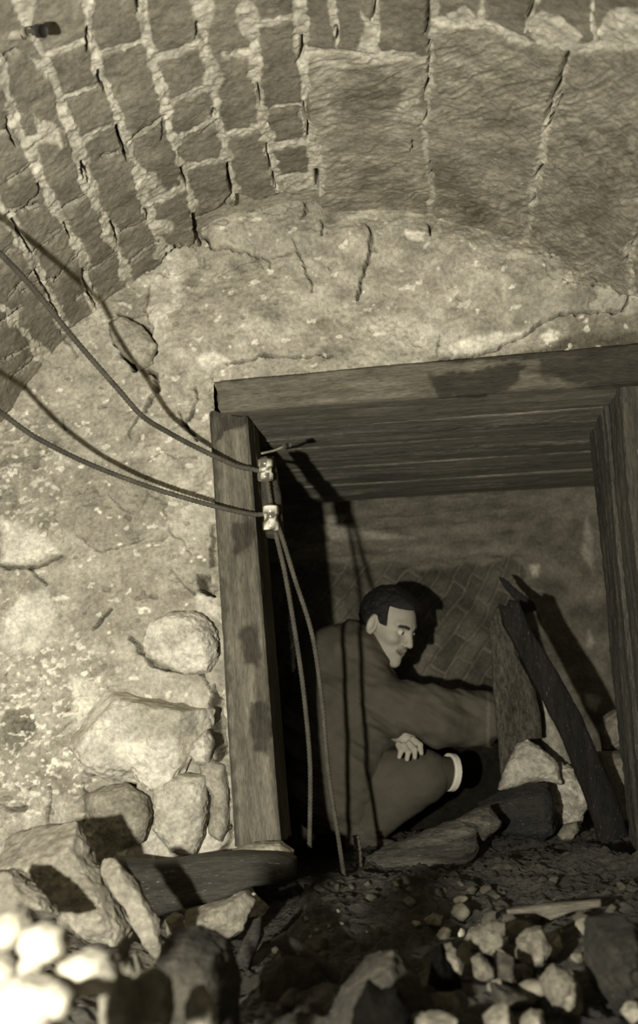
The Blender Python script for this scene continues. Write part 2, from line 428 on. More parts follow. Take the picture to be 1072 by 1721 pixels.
    t = t * (1 - 0.45 * crk)
    t = t * inside + 0.34 * (1 - inside)
    return h, t

def build_vault():
    th = np.radians(np.arange(20.0, 165.0, 0.155)); Y = np.arange(1.28, 2.70, 0.0030)
    T, YY = np.meshgrid(th, Y, indexing='ij')
    Rr = section(np.degrees(T))
    P = np.stack([SCX + Rr * np.cos(T), YY, SCZ + Rr * np.sin(T)], -1)
    nrm = np.stack([-np.cos(T), 0 * T, -np.sin(T)], -1)
    px, py = proj(P)
    h, t = vault_relief(px, py, P)
    V = P + nrm * h[..., None]
    keep = None
    Fc = grid_faces(len(th), len(Y), keep, flip=False)
    V2, F2, C2 = compact(V.reshape(-1, 3), Fc, tone(t).reshape(-1, 4))
    o = mesh_np('ceiling', V2, F2, M_BRICK, C2); tag(o, kind='structure')
    # the rest of the tunnel around and behind the camera
    for nm, a0, a1, y0, y1 in (('ceiling', 0, 180, -1.2, 1.30), ('wall_right', -1, 24, 1.28, 2.75), ('wall_left', 162, 181, 1.28, 2.75)):
        th = np.radians(np.linspace(a0, a1, max(20, int((a1 - a0) * 1.2)))); Y = np.arange(y0, y1, 0.015)
        T, YY = np.meshgrid(th, Y, indexing='ij'); Rr = section(np.degrees(T)) + 0.006
        P = np.stack([SCX + Rr * np.cos(T), YY, SCZ + Rr * np.sin(T)], -1)
        g = np.minimum(np.abs(((np.degrees(T) + 3) % 5.6) - 2.8), np.abs(((YY * 100 + 7 * np.floor((np.degrees(T) + 3) / 5.6)) % 17) - 8.5) * 0.4)
        mo = 1 - sstep(0.2, 0.5, g + fbm(P, 20, 3, 5) * 0.2)
        V = P + np.stack([-np.cos(T), 0 * T, -np.sin(T)], -1) * (fbm(P, 8, 4, 6) * 0.008 - 0.006 * mo)[..., None]
        c = tone((0.2 * (1 - mo) + 0.45 * mo) * (1 + 0.25 * fbm(P, 12, 4, 8)))
        tag(mesh_np(nm, V.reshape(-1, 3), grid_faces(*T.shape), M_BRICK, c.reshape(-1, 4)), kind='structure')
    for nm, sx in (('wall_right', 1), ('wall_left', -1)):
        Y = np.arange(-1.2, 2.75, 0.02); Z = np.arange(-0.15, SCZ + 0.02, 0.02)
        YY, ZZ = np.meshgrid(Y, Z, indexing='ij'); r0 = section(0 if sx > 0 else 180)
        P = np.stack([SCX + sx * r0 + 0 * YY, YY, ZZ], -1)
        V = P - np.array([sx, 0, 0]) * (fbm(P, 5, 5, 6) * 0.03)[..., None]
        tag(mesh_np(nm, V.reshape(-1, 3), grid_faces(*YY.shape), M_WALL, tone(0.3 * (1 + 0.4 * fbm(P, 9, 4, 7))).reshape(-1, 4)), kind='structure')
build_vault()

# ------------------------------------------------------------------ the rubble end wall with the broken opening
WC = [  # cracks in the rubble wall: points, half width in pixels, depth
 ([(330,356),(335,395),(333,412)],4,.05),([(333,395),(345,405),(358,420)],2.2,.03),([(358,420),(400,424),(440,435),(455,450)],1.0,.02),
 ([(495,410),(505,440),(520,465),(525,490)],1.1,.02),([(455,440),(500,425)],0.8,.01),([(618,380),(622,400),(624,420),(612,450),(600,500)],2.2,.035),
 ([(540,370),(545,400)],1.6,.03),([(515,328),(512,370)],1.8,.03),([(722,378),(722,398)],2.0,.03),([(190,548),(195,580),(213,600),(228,622)],3.6,.05),([(213,600),(228,622),(222,600)],4.5,.05),
 ([(248,622),(262,632),(264,650),(254,670),(245,692)],4.4,.05),([(236,700),(226,718),(218,733)],1.5,.02),([(250,560),(262,580),(262,592),(250,602)],2.0,.03),
 ([(196,525),(225,540),(248,555)],2.0,.03),([(327,650),(331,680),(320,705),(308,716)],1.8,.03),([(303,695),(312,718),(330,740)],1.8,.03),
 ([(1052,500),(1048,524),(1000,530),(940,531),(905,548),(850,580),(790,597),(740,600)],1.8,.03),([(0,952),(45,953),(75,950),(102,936)],2.4,.03),([(45,953),(60,965),(75,985)],2.0,.03),
 ([(188,1022),(172,1040),(160,1058)],2.6,.03),([(222,1072),(238,1095),(262,1117),(278,1124)],4.0,.045),([(278,1124),(340,1133),(350,1150),(362,1172)],1.8,.03),
 ([(137,1262),(150,1285),(146,1300),(160,1302)],2.6,.03),([(122,1240),(137,1262)],1.4,.02),([(85,1320),(83,1350),(80,1386)],2.0,.03),([(350,1300),(360,1330),(350,1362),(343,1400)],2.4,.035),
 ([(388,1390),(382,1415),(374,1432)],4.5,.05),([(262,1398),(280,1420),(296,1440)],1.8,.02),([(140,1318),(146,1345),(142,1380)],2.0,.03),([(0,1355),(20,1362),(45,1362)],3.5,.04),
 ([(130,900),(160,928),(200,920),(240,905)],0.9,.008),([(270,1100),(276,1095)],2,.03),([(245,770),(270,765),(330,770)],0.9,.01),([(100,700),(110,720)],1,.01),
 ([(430,1385),(436,1400)],1,.01),([(740,560),(735,590)],1,.01),([(380,610),(440,600),(500,600),(560,598)],1.6,.02),([(280,885),(300,905),(320,930)],1.0,.01),([(290,960),(325,1000)],0.9,.01),
 ([(250,480),(245,520),(255,555)],1.2,.01),([(100,560),(130,600)],1.0,.01),([(258,1355),(256,1390)],1.2,.02)]
WHOLE = [ # open holes: outline, depth
 ([(330,963),(348,968),(350,990),(362,1004),(345,1000),(332,990)],.10),([(362,1150),(374,1190),(382,1268),(366,1280),(356,1232),(350,1192)],.12),
 ([(207,1303),(222,1303),(228,1325),(214,1328)],.05),([(228,600),(262,628),(240,640)],.0),([(355,880),(366,880),(366,950),(350,955)],.04)]
WTONE = [ # patches of other stone or plaster: outline, tone, feather
 ([(100,785),(160,775),(240,768),(285,850),(238,902),(160,925),(112,890)],.27,7),([(95,590),(165,600),(225,640),(245,700),(165,765),(100,742),(80,660)],.33,8),
 ([(0,878),(60,892),(100,930),(40,950),(0,948)],.62,7),([(35,1000),(78,985),(92,1040),(64,1100),(0,1085),(0,1060)],.58,9),([(120,1140),(150,1145),(165,1180),(130,1225),(118,1215)],.6,9),
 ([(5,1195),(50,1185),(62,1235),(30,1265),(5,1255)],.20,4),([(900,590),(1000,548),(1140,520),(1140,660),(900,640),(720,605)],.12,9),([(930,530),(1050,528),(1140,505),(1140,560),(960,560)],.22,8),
 ([(905,566),(925,558),(942,562),(935,574),(915,576)],.75,3),([(725,590),(790,570),(850,560),(880,555),(850,578),(800,592)],.6,5),([(680,392),(718,395),(715,410),(690,410)],.72,3),
 ([(330,600),(360,590),(385,605),(350,625)],.6,4),([(630,548),(720,540),(780,560),(740,588),(640,592)],.50,9),([(255,460),(300,420),(310,500),(260,560),(248,520)],.5,8),
 ([(330,1000),(365,1005),(368,1030),(335,1045)],.55,6),([(150,985),(240,975),(300,1010),(240,1060),(180,1080),(130,1040)],.30,9),([(145,1320),(240,1320),(252,1390),(200,1420),(150,1380)],.26,6),
 ([(262,1310),(345,1310),(345,1400),(262,1400)],.48,8),([(150,440),(250,500),(230,590),(180,545)],.3,9),([(345,340),(400,330),(540,330),(545,420),(470,440),(360,410)],.36,6),
 ([(60,1330),(110,1340),(120,1390),(10,1390),(8,1340)],.4,9),([(200,1400),(300,1390),(370,1400),(360,1450),(220,1440)],.5,9),([(400,1405),(480,1408),(500,1445),(395,1450)],.42,6)]
def wall_relief(px, py, P):
    x = px + fbm(P, 18, 4, 3) * 7; y = py + fbm(P, 18, 4, 4) * 7
    xs = px + fbm(P, 40, 3, 5) * 4.5; ys = py + fbm(P, 40, 3, 6) * 4.5
    h = fbm(P, 3.2, 3, 14) * 0.022 + fbm(P, 11, 4, 15) * 0.010 + ridged(P, 26, 4, 16) * 0.0035 + fbm(P, 90, 3, 17) * 0.002
    h = h + 0.028 * pmask(px, py, [(345,355),(400,330),(540,325),(550,372),(720,385),(880,420),(1050,500),(900,540),(640,420),(500,420),(360,410)], 22)
    t = 0.335 * (1 + 0.28 * fbm(P, 5, 4, 23) + 0.40 * fbm(P, 24, 5, 24))
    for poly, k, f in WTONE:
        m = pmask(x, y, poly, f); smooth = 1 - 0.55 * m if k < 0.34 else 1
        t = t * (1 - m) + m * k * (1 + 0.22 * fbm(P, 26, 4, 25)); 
    sp = pmask(x, y, [(0,640),(0,880),(110,900),(110,760),(60,690)], 20) * 0.5 + pmask(x, y, [(0,1080),(130,1080),(200,1140),(140,1250),(150,1330),(100,1340),(0,1390)], 22)
    spk = sstep(0.30, 0.48, fbm(P, 75, 3, 27)) * sp
    t = t * (1 - spk) + 0.75 * spk; h = h + spk * 0.003
    spk2 = sstep(0.60, 0.72, fbm(P, 42, 3, 28)); t = t * (1 - spk2) + 0.62 * spk2
    # small pits
    pit = sstep(0.62, 0.8, fbm(P, 34, 3, 29)); h = h - pit * 0.008; t = t * (1 - 0.3 * pit)
    # a net of fine cracks where the plaster meets the stones
    net = (1 - sstep(0.0, 0.022, np.abs(fbm(P, 7, 4, 30)))) * sstep(0.0, 0.3, fbm(P, 4, 2, 31)); h = h - net * 0.010; t = t * (1 - 0.3 * net)
    for L_, w_, dp in WC:
        m = 1 - sstep(-0.9, 0.9, d_poly_line(xs, ys, L_, 14) - w_ * (1 + 0.35 * fbm(P, 30, 2, 33))); h = h - m * dp; t = t * (1 - 0.5 * m)
    for poly, dp in WHOLE:
        m = pmask(xs, ys, poly, 2.0); h = h - m * dp; t = t * (1 - 0.3 * m)
    lip = 1 - sstep(0, 26, np.abs(px - 350)) ; 
    return h, t
def build_endwall():
    X = np.arange(-1.32, 0.98, 0.0026); Z = np.arange(-0.12, 2.02, 0.0026)
    XX, ZZ = np.meshgrid(X, Z, indexing='ij'); P = np.stack([XX, 0 * XX + 2.6, ZZ], -1)
    px, py = proj(P)
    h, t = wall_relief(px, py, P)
    V = P.copy(); V[..., 1] -= h
    hole = sd_poly(px, py, [(360,646),(1046,618),(1140,612),(1140,1560),(500,1560),(430,1500),(398,1440)])
    Rs = section(np.degrees(np.arctan2(ZZ - SCZ, XX - SCX)))
    keep = (hole > 0) & ((np.hypot(XX - SCX, ZZ - SCZ) < Rs + 0.05) | (ZZ < SCZ))
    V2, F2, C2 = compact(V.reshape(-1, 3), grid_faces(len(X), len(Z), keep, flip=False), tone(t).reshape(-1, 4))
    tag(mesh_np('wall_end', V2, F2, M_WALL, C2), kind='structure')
build_endwall()

# ------------------------------------------------------------------ the low chamber behind the opening
FARY = 3.98
def build_chamber():
    X = np.arange(-1.25, 1.15, 0.006); Z = np.arange(-0.15, 1.62, 0.006)
    XX, ZZ = np.meshgrid(X, Z, indexing='ij'); P = np.stack([XX, 0 * XX + FARY, ZZ], -1); px, py = proj(P)
    # bricks of a second, slanting vault, below a course of long slabs
    ang = np.radians(58 + 10 * fbm(P, 1.2, 2, 3)); u = XX * np.cos(ang) + ZZ * np.sin(ang); v = -XX * np.sin(ang) + ZZ * np.cos(ang)
    u = u + fbm(P, 9, 3, 4) * 0.012; v = v + fbm(P, 9, 3, 5) * 0.012
    row = np.floor(v / 0.062); fv = v / 0.062 - row; fu = (u / 0.15 + row * 0.5) % 1.0; cid = np.floor(u / 0.15 + row * 0.5)
    mo = np.maximum(1 - sstep(0.05, 0.13, np.minimum(fv, 1 - fv)), 1 - sstep(0.02, 0.06, np.minimum(fu, 1 - fu)))
    rt = _hash(row.astype(np.int64), cid.astype(np.int64), (row * 0).astype(np.int64), 3)
    br = 1 - sstep(-6, 6, sd_poly(px + fbm(P, 8, 3, 6) * 12, py + fbm(P, 8, 3, 7) * 12, [(300,950),(560,945),(760,960),(850,930),(900,1010),(905,1500),(300,1500)]))
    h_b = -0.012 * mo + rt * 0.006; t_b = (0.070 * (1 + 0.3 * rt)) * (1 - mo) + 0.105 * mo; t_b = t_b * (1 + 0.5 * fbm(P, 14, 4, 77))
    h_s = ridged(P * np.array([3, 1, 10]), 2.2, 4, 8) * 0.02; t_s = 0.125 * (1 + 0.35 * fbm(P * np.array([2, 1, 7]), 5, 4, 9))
    right = sstep(860, 930, px + fbm(P, 6, 3, 3) * 20)
    t_s = t_s * (1 - right) + right * 0.12 * (1 + 0.5 * fbm(P, 9, 4, 12)); h_s = h_s * (1 - right) + right * fbm(P, 7, 5, 13) * 0.03
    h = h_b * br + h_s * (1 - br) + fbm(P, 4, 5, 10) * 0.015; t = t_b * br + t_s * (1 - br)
    for poly, k in (([(545,868),(580,866),(575,880),(550,882)],.32),([(535,880),(700,905),(560,912)],.24),([(890,950),(905,950),(903,968),(893,966)],.36),([(985,870),(996,900),(996,960),(975,930)],.26),([(990,1060),(1000,1080),(985,1090)],.3),([(985,1165),(1010,1175),(1000,1195),(985,1185)],.3)):
        m = pmask(px, py, poly, 5); t = t * (1 - m) + k * m
    V = P.copy(); V[..., 1] -= h
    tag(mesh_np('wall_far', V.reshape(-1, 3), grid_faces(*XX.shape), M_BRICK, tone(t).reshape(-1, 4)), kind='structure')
    for nm, sx in (('wall_left', -1.22), ('wall_right', 1.12)):
        Y = np.arange(2.62, 4.0, 0.02); Z = np.arange(-0.15, 1.6, 0.02); YY, ZZ = np.meshgrid(Y, Z, indexing='ij'); P = np.stack([0 * YY + sx, YY, ZZ], -1)
        V = P + np.array([-np.sign(sx), 0, 0]) * (fbm(P, 5, 5, 6) * 0.03)[..., None]
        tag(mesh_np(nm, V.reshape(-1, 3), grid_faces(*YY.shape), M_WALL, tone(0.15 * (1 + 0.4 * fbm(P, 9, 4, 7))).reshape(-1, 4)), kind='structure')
    X = np.arange(-1.25, 1.15, 0.03); Y = np.arange(2.66, 4.0, 0.03); XX, YY = np.meshgrid(X, Y, indexing='ij'); P = np.stack([XX, YY, 0 * XX + 1.52], -1)
    V = P.copy(); V[..., 2] += fbm(P, 5, 4, 3) * 0.02
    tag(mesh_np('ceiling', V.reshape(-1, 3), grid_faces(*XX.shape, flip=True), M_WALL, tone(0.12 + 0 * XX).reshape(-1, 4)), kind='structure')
build_chamber()

# ------------------------------------------------------------------ the muddy floor
def floor_z(x, y):
    P = np.stack([x, y, 0 * x], -1)
    z = 0.075 + 0 * x
    z = z + 0.05 * sstep(-0.45, -0.8, x) * sstep(2.9, 2.4, y) - 0.05 * sstep(-0.28, -0.36, x) * sstep(1.5, 1.9, y)      # rubble bank on the left
    z = z + 0.06 * np.exp(-((y - 0.95) / 0.12) ** 2) * sstep(-0.15, -0.3, x)
    z = z + 0.035 * np.exp(-((y - 2.62) / 0.14) ** 2) * sstep(-0.5, -0.3, x)                                   # ridge on the threshold
    z = z - 0.05 * sstep(1.75, 1.2, y) * sstep(-0.1, 0.2, x) - 0.10 * sstep(0.9, 0.3, y)
    z = z + 0.05 * sstep(0.05, 0.5, x) * sstep(3.0, 3.3, y)
    z = z + fbm(P, 3.0, 3, 2) * 0.022 + fbm(P, 9, 4, 3) * 0.017 + ridged(P, 34, 3, 4) * 0.008 + fbm(P, 60, 3, 5) * 0.008
    return z
def build_floor():
    for (x0, x1, y0, y1, st) in ((-0.85, 1.16, 1.15, 4.0, 0.0052),):
        X = np.arange(x0, x1, st); Y = np.arange(y0, y1, st); XX, YY = np.meshgrid(X, Y, indexing='ij')
        ZZ = floor_z(XX, YY); P = np.stack([XX, YY, ZZ], -1)
        t = 0.056 * (1 + 0.6 * fbm(P, 6, 4, 9) + 0.4 * fbm(P, 30, 3, 10))
        pale = sstep(0.35, 0.6, fbm(P, 16, 4, 12)) * sstep(2.55, 2.2, YY); t = t * (1 - 0.5 * pale) + 0.16 * 0.5 * pale
        lft = sstep(-0.35, -0.6, XX) * sstep(2.6, 2.3, YY); t = t * (1 - lft) + lft * 0.16 * (1 + 0.4 * fbm(P, 14, 4, 13))
        tag(mesh_np('floor', P.reshape(-1, 3), grid_faces(*XX.shape), M_MUD, tone(t).reshape(-1, 4)), kind='structure')
    for x0, x1, y0, y1 in ((-1.3, 1.16, -1.2, 1.16), (-1.3, -0.845, 1.15, 4.0)):
        X = np.arange(x0, x1 + 0.01, 0.015); Y = np.arange(y0, y1 + 0.01, 0.015); XX, YY = np.meshgrid(X, Y, indexing='ij'); P = np.stack([XX, YY, floor_z(XX, YY)], -1)
        tag(mesh_np('floor', P.reshape(-1, 3), grid_faces(*XX.shape), M_MUD, tone(0.10 * (1 + 0.4 * fbm(P, 14, 4, 13))).reshape(-1, 4)), kind='structure')
build_floor()
# ------------------------------------------------------------------ timber
def hexa(name, Fq, Bq, tone_v, mat=None, axis='u', parent=None, step=0.0045, rough=0.004, stains=(), ends=0.008, seed=0, var=0.35):
    """a sawn timber between a front and a back quad (TL, TR, BR, BL), worn by its grain"""
    mat = mat or M_WOOD
    Fq = np.array(Fq, float); Bq = np.array(Bq, float)
    def tri(u, v, w):
        u, v, w = u[..., None], v[..., None], w[..., None]
        f = (Fq[0] * (1 - u) + Fq[1] * u) * (1 - v) + (Fq[3] * (1 - u) + Fq[2] * u) * v
        b = (Bq[0] * (1 - u) + Bq[1] * u) * (1 - v) + (Bq[3] * (1 - u) + Bq[2] * u) * v
        return f * (1 - w) + b * w
    ctr = (Fq.mean(0) + Bq.mean(0)) / 2
    lu = (Fq[1] + Fq[2] - Fq[0] - Fq[3]) / 2; lv = (Fq[0] + Fq[1] - Fq[2] - Fq[3]) / 2
    la = lu if axis == 'u' else lv
    ex = la / np.linalg.norm(la); lo_ = lv if axis == 'u' else lu
    ez = lo_ - ex * (lo_ @ ex); ez /= np.linalg.norm(ez); ey = np.cross(ez, ex); FR = np.array([ex, ey, ez])
    Lu, Lv, Lw = np.linalg.norm(lu), np.linalg.norm(lv), np.linalg.norm(Bq.mean(0) - Fq.mean(0))
    n = [max(4, int(l / step)) for l in (Lu, Lv, Lw)]
    Vs, Fs, off = [], [], 0
    for ax in range(3):
        a1, a2 = [k for k in range(3) if k != ax]
        for side in (0, 1):
            g1, g2 = np.meshgrid(np.linspace(0, 1, n[a1]), np.linspace(0, 1, n[a2]), indexing='ij')
            c = [None] * 3; c[ax] = np.full(g1.shape, float(side)); c[a1] = g1; c[a2] = g2
            Vs.append(np.stack(c, -1).reshape(-1, 3)); Fs.append(grid_faces(n[a1], n[a2], flip=(side == 0) ^ (ax == 1)) + off); off += g1.size
    U = np.concatenate(Vs); P = tri(U[:, 0], U[:, 1], U[:, 2])
    Q = (P - ctr) @ FR.T + seed * 3.7
    g = ridged(Q * np.array([3.0, 26, 26]), 1, 4, 5 + seed) * rough + fbm(Q * np.array([1.5, 5, 5]), 1, 3, 9 + seed) * rough * 1.6 + fbm(Q, 60, 2, 19) * rough * 0.35
    C0 = tri(np.full(len(U), .5) if axis != 'u' else U[:, 0], np.full(len(U), .5) if axis == 'u' else U[:, 1], np.full(len(U), .5))
    dirn = P - C0; dl = np.linalg.norm(dirn, axis=1, keepdims=True)
    rnd = np.max(np.abs(U * 2 - 1) * np.array([0 if axis == 'u' else 1, 0 if axis == 'v' else 1, 1]), 1)
    edge = np.sort(np.abs(U * 2 - 1) * np.array([0 if axis == 'u' else 1, 0 if axis == 'v' else 1, 1]), 1)[:, 1]
    P = P + dirn / (dl + 1e-6) * (g - 0.006 * sstep(0.90, 1.0, edge))[:, None]
    k = U[:, 0] if axis == 'u' else U[:, 1]
    P = P + ex * ((np.where(k > .5, 1, -1) * sstep(0.3, .5, np.abs(k - .5)) * fbm(Q * np.array([0, 30, 30]), 1, 3, 3 + seed) * ends))[:, None]
    t = tone_v * (1 + var * fbm(Q * np.array([4, 60, 60]), 1, 4, 31 + seed) + 0.25 * fbm(Q, 6, 3, 32 + seed))
    px, py = proj(P); px = px + fbm(P, 40, 3, 8) * 7; py = py + fbm(P, 40, 3, 9) * 7
    for poly, tv, f in stains:
        m = pmask(px, py, poly, f) * (1 if f < 0 else 1); t = t * (1 - m) + tv * m
    base = P[:, 2].argmin(); o0 = np.array([ctr[0], ctr[1], P[:, 2].min()])
    L = (P - o0) @ FR.T
    o = mesh_np(name, L, np.concatenate(Fs), mat, tone(t))
    Mx = Matrix([[*FR.T[0], o0[0]], [*FR.T[1], o0[1]], [*FR.T[2], o0[2]], [0, 0, 0, 1]])
    if parent:
        o.parent = parent; Mx.translation = Vector(o0) - parent.location
    o.matrix_local = Mx
    return o

def quad(pts, Y, dy):
    F = [at(x, y, Y) for x, y in pts]; B = [p + np.array([0, dy, 0]) for p in F]
    return F, B

F, B = quad([(359, 641), (1180, 566), (1180, 634), (369, 692)], 2.50, 0.20)
lin = hexa('lintel_beam', F, B, 0.135, axis='u', rough=0.0022, seed=1, var=0.3, stains=[([(720,632),(800,620),(880,612),(870,650),(800,668),(735,665)],.045,4),([(900,600),(1080,580),(1090,650),(1000,655),(910,635)],.05,6),([(590,560),(1180,520),(1180,602),(900,606),(600,612)],.06,4),([(350,630),(500,606),(560,608),(480,622),(372,646)],.05,3)])
tag(lin, 'heavy sawn timber lintel across the top of the broken opening', 'beam')
ZB = at(700, 668, 2.50)[2]
names = ['dark rough ceiling plank directly behind the lintel beam', 'dark ceiling plank, second behind the lintel beam', 'dark ceiling plank, third behind the lintel beam', 'innermost dark ceiling plank, above the far stone wall']
ys = [2.705, 2.93, 3.20, 3.47, 3.79]
for k in range(4):
    y0, y1 = ys[k], ys[k + 1] - 0.006; z0 = ZB + [0.0, 0.003, 0.006, 0.009][k]; x0, x1 = -0.62, 0.80
    sl = lambda x: z0 - 0.022 * (x - 0.1)
    F = [(x0, y0, sl(x0) + .045), (x1, y0, sl(x1) + .045), (x1, y0, sl(x1)), (x0, y0, sl(x0))]; B = [(a, y1, c + .004 * k) for a, b, c in F]
    o = hexa('ceiling_plank', F, B, 0.135, mat=M_WETWOOD, axis='u', rough=0.006, seed=4 + k, var=0.4)
    tag(o, names[k], 'plank', 'ceiling planks over the opening')

F, B = quad([(351, 694), (414, 697), (471, 1416), (394, 1424)], 2.53, 0.19)
po = hexa('door_post', F, B, 0.13, axis='v', rough=0.0022, seed=2, var=0.35, stains=[([(335,630),(372,630),(372,700),(416,697),(412,715),(375,725),(362,760),(352,800),(340,760)],.05,3),
   ([(388,880),(425,872),(428,905),(415,930),(392,925)],.05,4),([(403,1055),(425,1048),(440,1085),(438,1120),(415,1118),(406,1090)],.048,4),([(420,1182),(450,1180),(460,1230),(448,1270),(428,1262),(421,1225)],.048,4),([(352,700),(363,700),(400,1424),(388,1424)],.085,4)])
tag(po, 'upright squared timber post at the left of the opening, mud-stained', 'post')
xt = at(1046, 690, 2.53)[0]; xb = at(1058, 1440, 3.02)[0]; zt = ZB - 0.004; zb = 0.03
lb = ['front timber of the right jamb, nearest the camera', 'middle upright timber of the right jamb', 'innermost upright timber of the right jamb']
for k, (y0, y1, dx) in enumerate([(2.53, 2.69, 0.0), (2.70, 2.86, -0.012), (2.87, 3.02, 0.0)]):
    F = [(xt + dx, y0, zt), (xt + dx + .13, y0, zt), (xb + dx + .13, y0, zb), (xb + dx, y0, zb)]; B = [(a, y1, c) for a, b, c in F]
    o = hexa('jamb_post', F, B, 0.056, mat=M_WETWOOD, axis='v', rough=0.006, seed=11 + k, var=0.6)
    tag(o, lb[k], 'post', 'timbers of the right jamb')

# ------------------------------------------------------------------ stones, boards and splinters with traced outlines and real thickness
def rock(name, poly, Y, T, tv, label=None, cat='stone', group=None, mat=None, res=34, p=2.3, rough=1.0, seed=0, var=0.3, tilt=0.0, stretch=None, patches=(), parent=None, lean=0.0, facets=0):
    Wp = np.array([at(x, y, Y) for x, y in poly]); xz = Wp[:, [0, 2]]
    lo = xz.min(0); hi = xz.max(0); size = (hi - lo).max(); h = size / res
    h = max(h, np.sqrt((hi - lo)[0] * (hi - lo)[1]) / res, T / 14 if T < h * 5 else 0)
    h = min(h, T / 3.0)
    l0, G = sdf_grid([lo[0] - 3 * h, -T - 3 * h, lo[1] - 3 * h], [hi[0] + 3 * h, T + 3 * h, hi[1] + 3 * h], h)
    d2 = sd_poly(G[:, 0, :, 0].astype(float), G[:, 0, :, 2].astype(float), xz)
    Rm = max(-d2.min(), h * 2)
    yy = np.abs(G[..., 1] - tilt * (G[..., 2] - lo[1]) * 0) / T
    e = np.clip((d2 + Rm) / Rm, 0, None)[:, None, :]
    Fv = ((e ** p + yy ** p) ** (1 / p) - 1) * min(Rm, T)
    Pn = G + np.array([Y * 1.7 + seed * 3.1, seed * 1.3, seed * 2.3], np.float32)
    st = np.array(stretch or (1, 1, 1), np.float32)
    a = min(size, 3 * T, 3 * Rm)
    Fv = Fv - rough * (fbm(Pn * st, 2.2 / a, 3, seed) * 0.040 * a + ridged(Pn * st, 6.0 / a, 4, seed + 3) * 0.020 * a + fbm(Pn * st, 18 / a, 3, seed + 5) * 0.014 * a)
    if facets:
        rg = np.random.RandomState(seed + 40); cx0, cz0 = (lo + hi) / 2; hx, hz = (hi - lo) / 2
        for _ in range(facets):
            n = rg.randn(3); n[1] = -abs(n[1]) - 0.25; n /= np.linalg.norm(n)
            ext = abs(n[0]) * hx * .62 + abs(n[1]) * T * .85 + abs(n[2]) * hz * .62
            Fv = smax(Fv, (G[..., 0] - cx0) * n[0] + G[..., 1] * n[1] + (G[..., 2] - cz0) * n[2] - ext * rg.uniform(.72, 1.0) + fbm(Pn, 9 / a, 2, seed) * a * .015, a * 0.02)
    V, Fc = surface_nets(Fv.astype(np.float64), l0, h)
    Q = V.copy(); V = V + np.array([0, Y, 0]) 
    V[:, 1] += lean * (V[:, 2] - lo[1])
    t = tv * (1 + var * fbm((Q + seed) * st, 5 / a, 4, seed + 7) + var * 0.6 * fbm((Q + seed) * st, 22 / a, 3, seed + 8))
    px, py = proj(V); px = px + fbm(Q, 10 / a, 3, 2) * 6; py = py + fbm(Q, 10 / a, 3, 3) * 6
    for pl, k, f in patches:
        m = pmask(px, py, pl, f); t = t * (1 - m) + k * m
    o = mesh_np(name, V, Fc, mat or M_ROCK, tone(t), parent=parent, base=True)
    if label: tag(o, label, cat, group)
    return o

# big stones standing proud of the end wall
rock('boulder', [(128,1252),(148,1192),(178,1158),(250,1142),(332,1138),(358,1168),(356,1210),(332,1262),(300,1310),(275,1330),(240,1312),(182,1302),(150,1285)], 2.585, 0.085, 0.50, 'largest pale limestone boulder, bedded low in the wall left of the post', 'boulder', mat=M_WALL, res=90, p=2.4, seed=3, rough=1.2, facets=6,
     patches=[([(235,1165),(300,1160),(330,1200),(300,1250),(250,1240),(215,1200)],.36,12),([(160,1180),(200,1170),(190,1230),(150,1240)],.62,8),([(190,1250),(270,1245),(270,1310),(220,1300)],.62,10)])
rock('boulder', [(244,1085),(255,1050),(290,1030),(335,1032),(362,1060),(364,1095),(350,1128),(310,1132),(272,1118),(250,1102)], 2.58, 0.075, 0.46, 'rounded pale boulder beside the middle of the post', 'boulder', mat=M_WALL, res=80, seed=5, rough=1.0, facets=3, patches=[([(270,1085),(300,1095),(345,1090),(345,1125),(290,1122)],.58,9)])
rock('wall_stone', [(142,1335),(170,1320),(215,1318),(245,1340),(254,1370),(245,1410),(215,1425),(175,1405),(150,1380)], 2.58, 0.06, 0.25, 'grey rounded stone low in the wall, above the rubble bank', 'stone', mat=M_WALL, res=55, seed=7, rough=0.8)
rock('wall_stone', [(262,1312),(300,1300),(345,1305),(352,1340),(342,1400),(330,1436),(290,1430),(264,1392)], 2.58, 0.055, 0.42, 'pale square stone low in the wall next to the post foot', 'stone', mat=M_WALL, res=55, p=3, seed=9, rough=0.9)
rock('wall_stone', [(334,1285),(352,1272),(378,1285),(384,1330),(384,1385),(372,1415),(352,1400),(356,1340)], 2.595, 0.03, 0.30, 'narrow upright stone squeezed against the foot of the post', 'stone', mat=M_WALL, res=50, p=2.6, seed=10)
rock('wall_stone', [(326,1245),(350,1225),(360,1250),(352,1282),(330,1285),(318,1268)], 2.57, 0.04, 0.50, 'small pale stone at the lower right of the largest boulder', 'stone', mat=M_WALL, seed=12)
rock('wall_stone', [(185,545),(205,530),(240,548),(262,580),(256,610),(235,620),(212,600),(192,575)], 2.585, 0.035, 0.33, 'broken stone under the springing of the brick vault', 'stone', mat=M_WALL, res=45, seed=14)

# sill under the post
rock('sill_board', [(196,1440),(250,1448),(300,1444),(345,1436),(400,1431),(470,1434),(497,1441),(494,1470),(470,1480),(430,1486),(380,1508),(320,1522),(265,1538),(238,1500)], 2.36, 0.06, 0.045, 'thick dark board lying under the foot of the left post', 'board', mat=M_WETWOOD, res=80, p=5, rough=0.35, seed=15, stretch=(.4, 1, 2))
rock('bedding_stone', [(392,1428),(420,1417),(472,1414),(492,1430),(490,1446),(440,1446),(394,1444)], 2.46, 0.05, 0.27, 'flat pale stone packed between the post and the dark board', 'stone', res=50, seed=16)

def ground_Y(px, py, default):
    for Y_ in np.arange(1.2, 3.6, 0.01):
        p_ = at(px, py, Y_)
        if p_[2] < floor_z(np.array([p_[0]]), np.array([p_[1]]))[0] + 0.004: return Y_
    return default
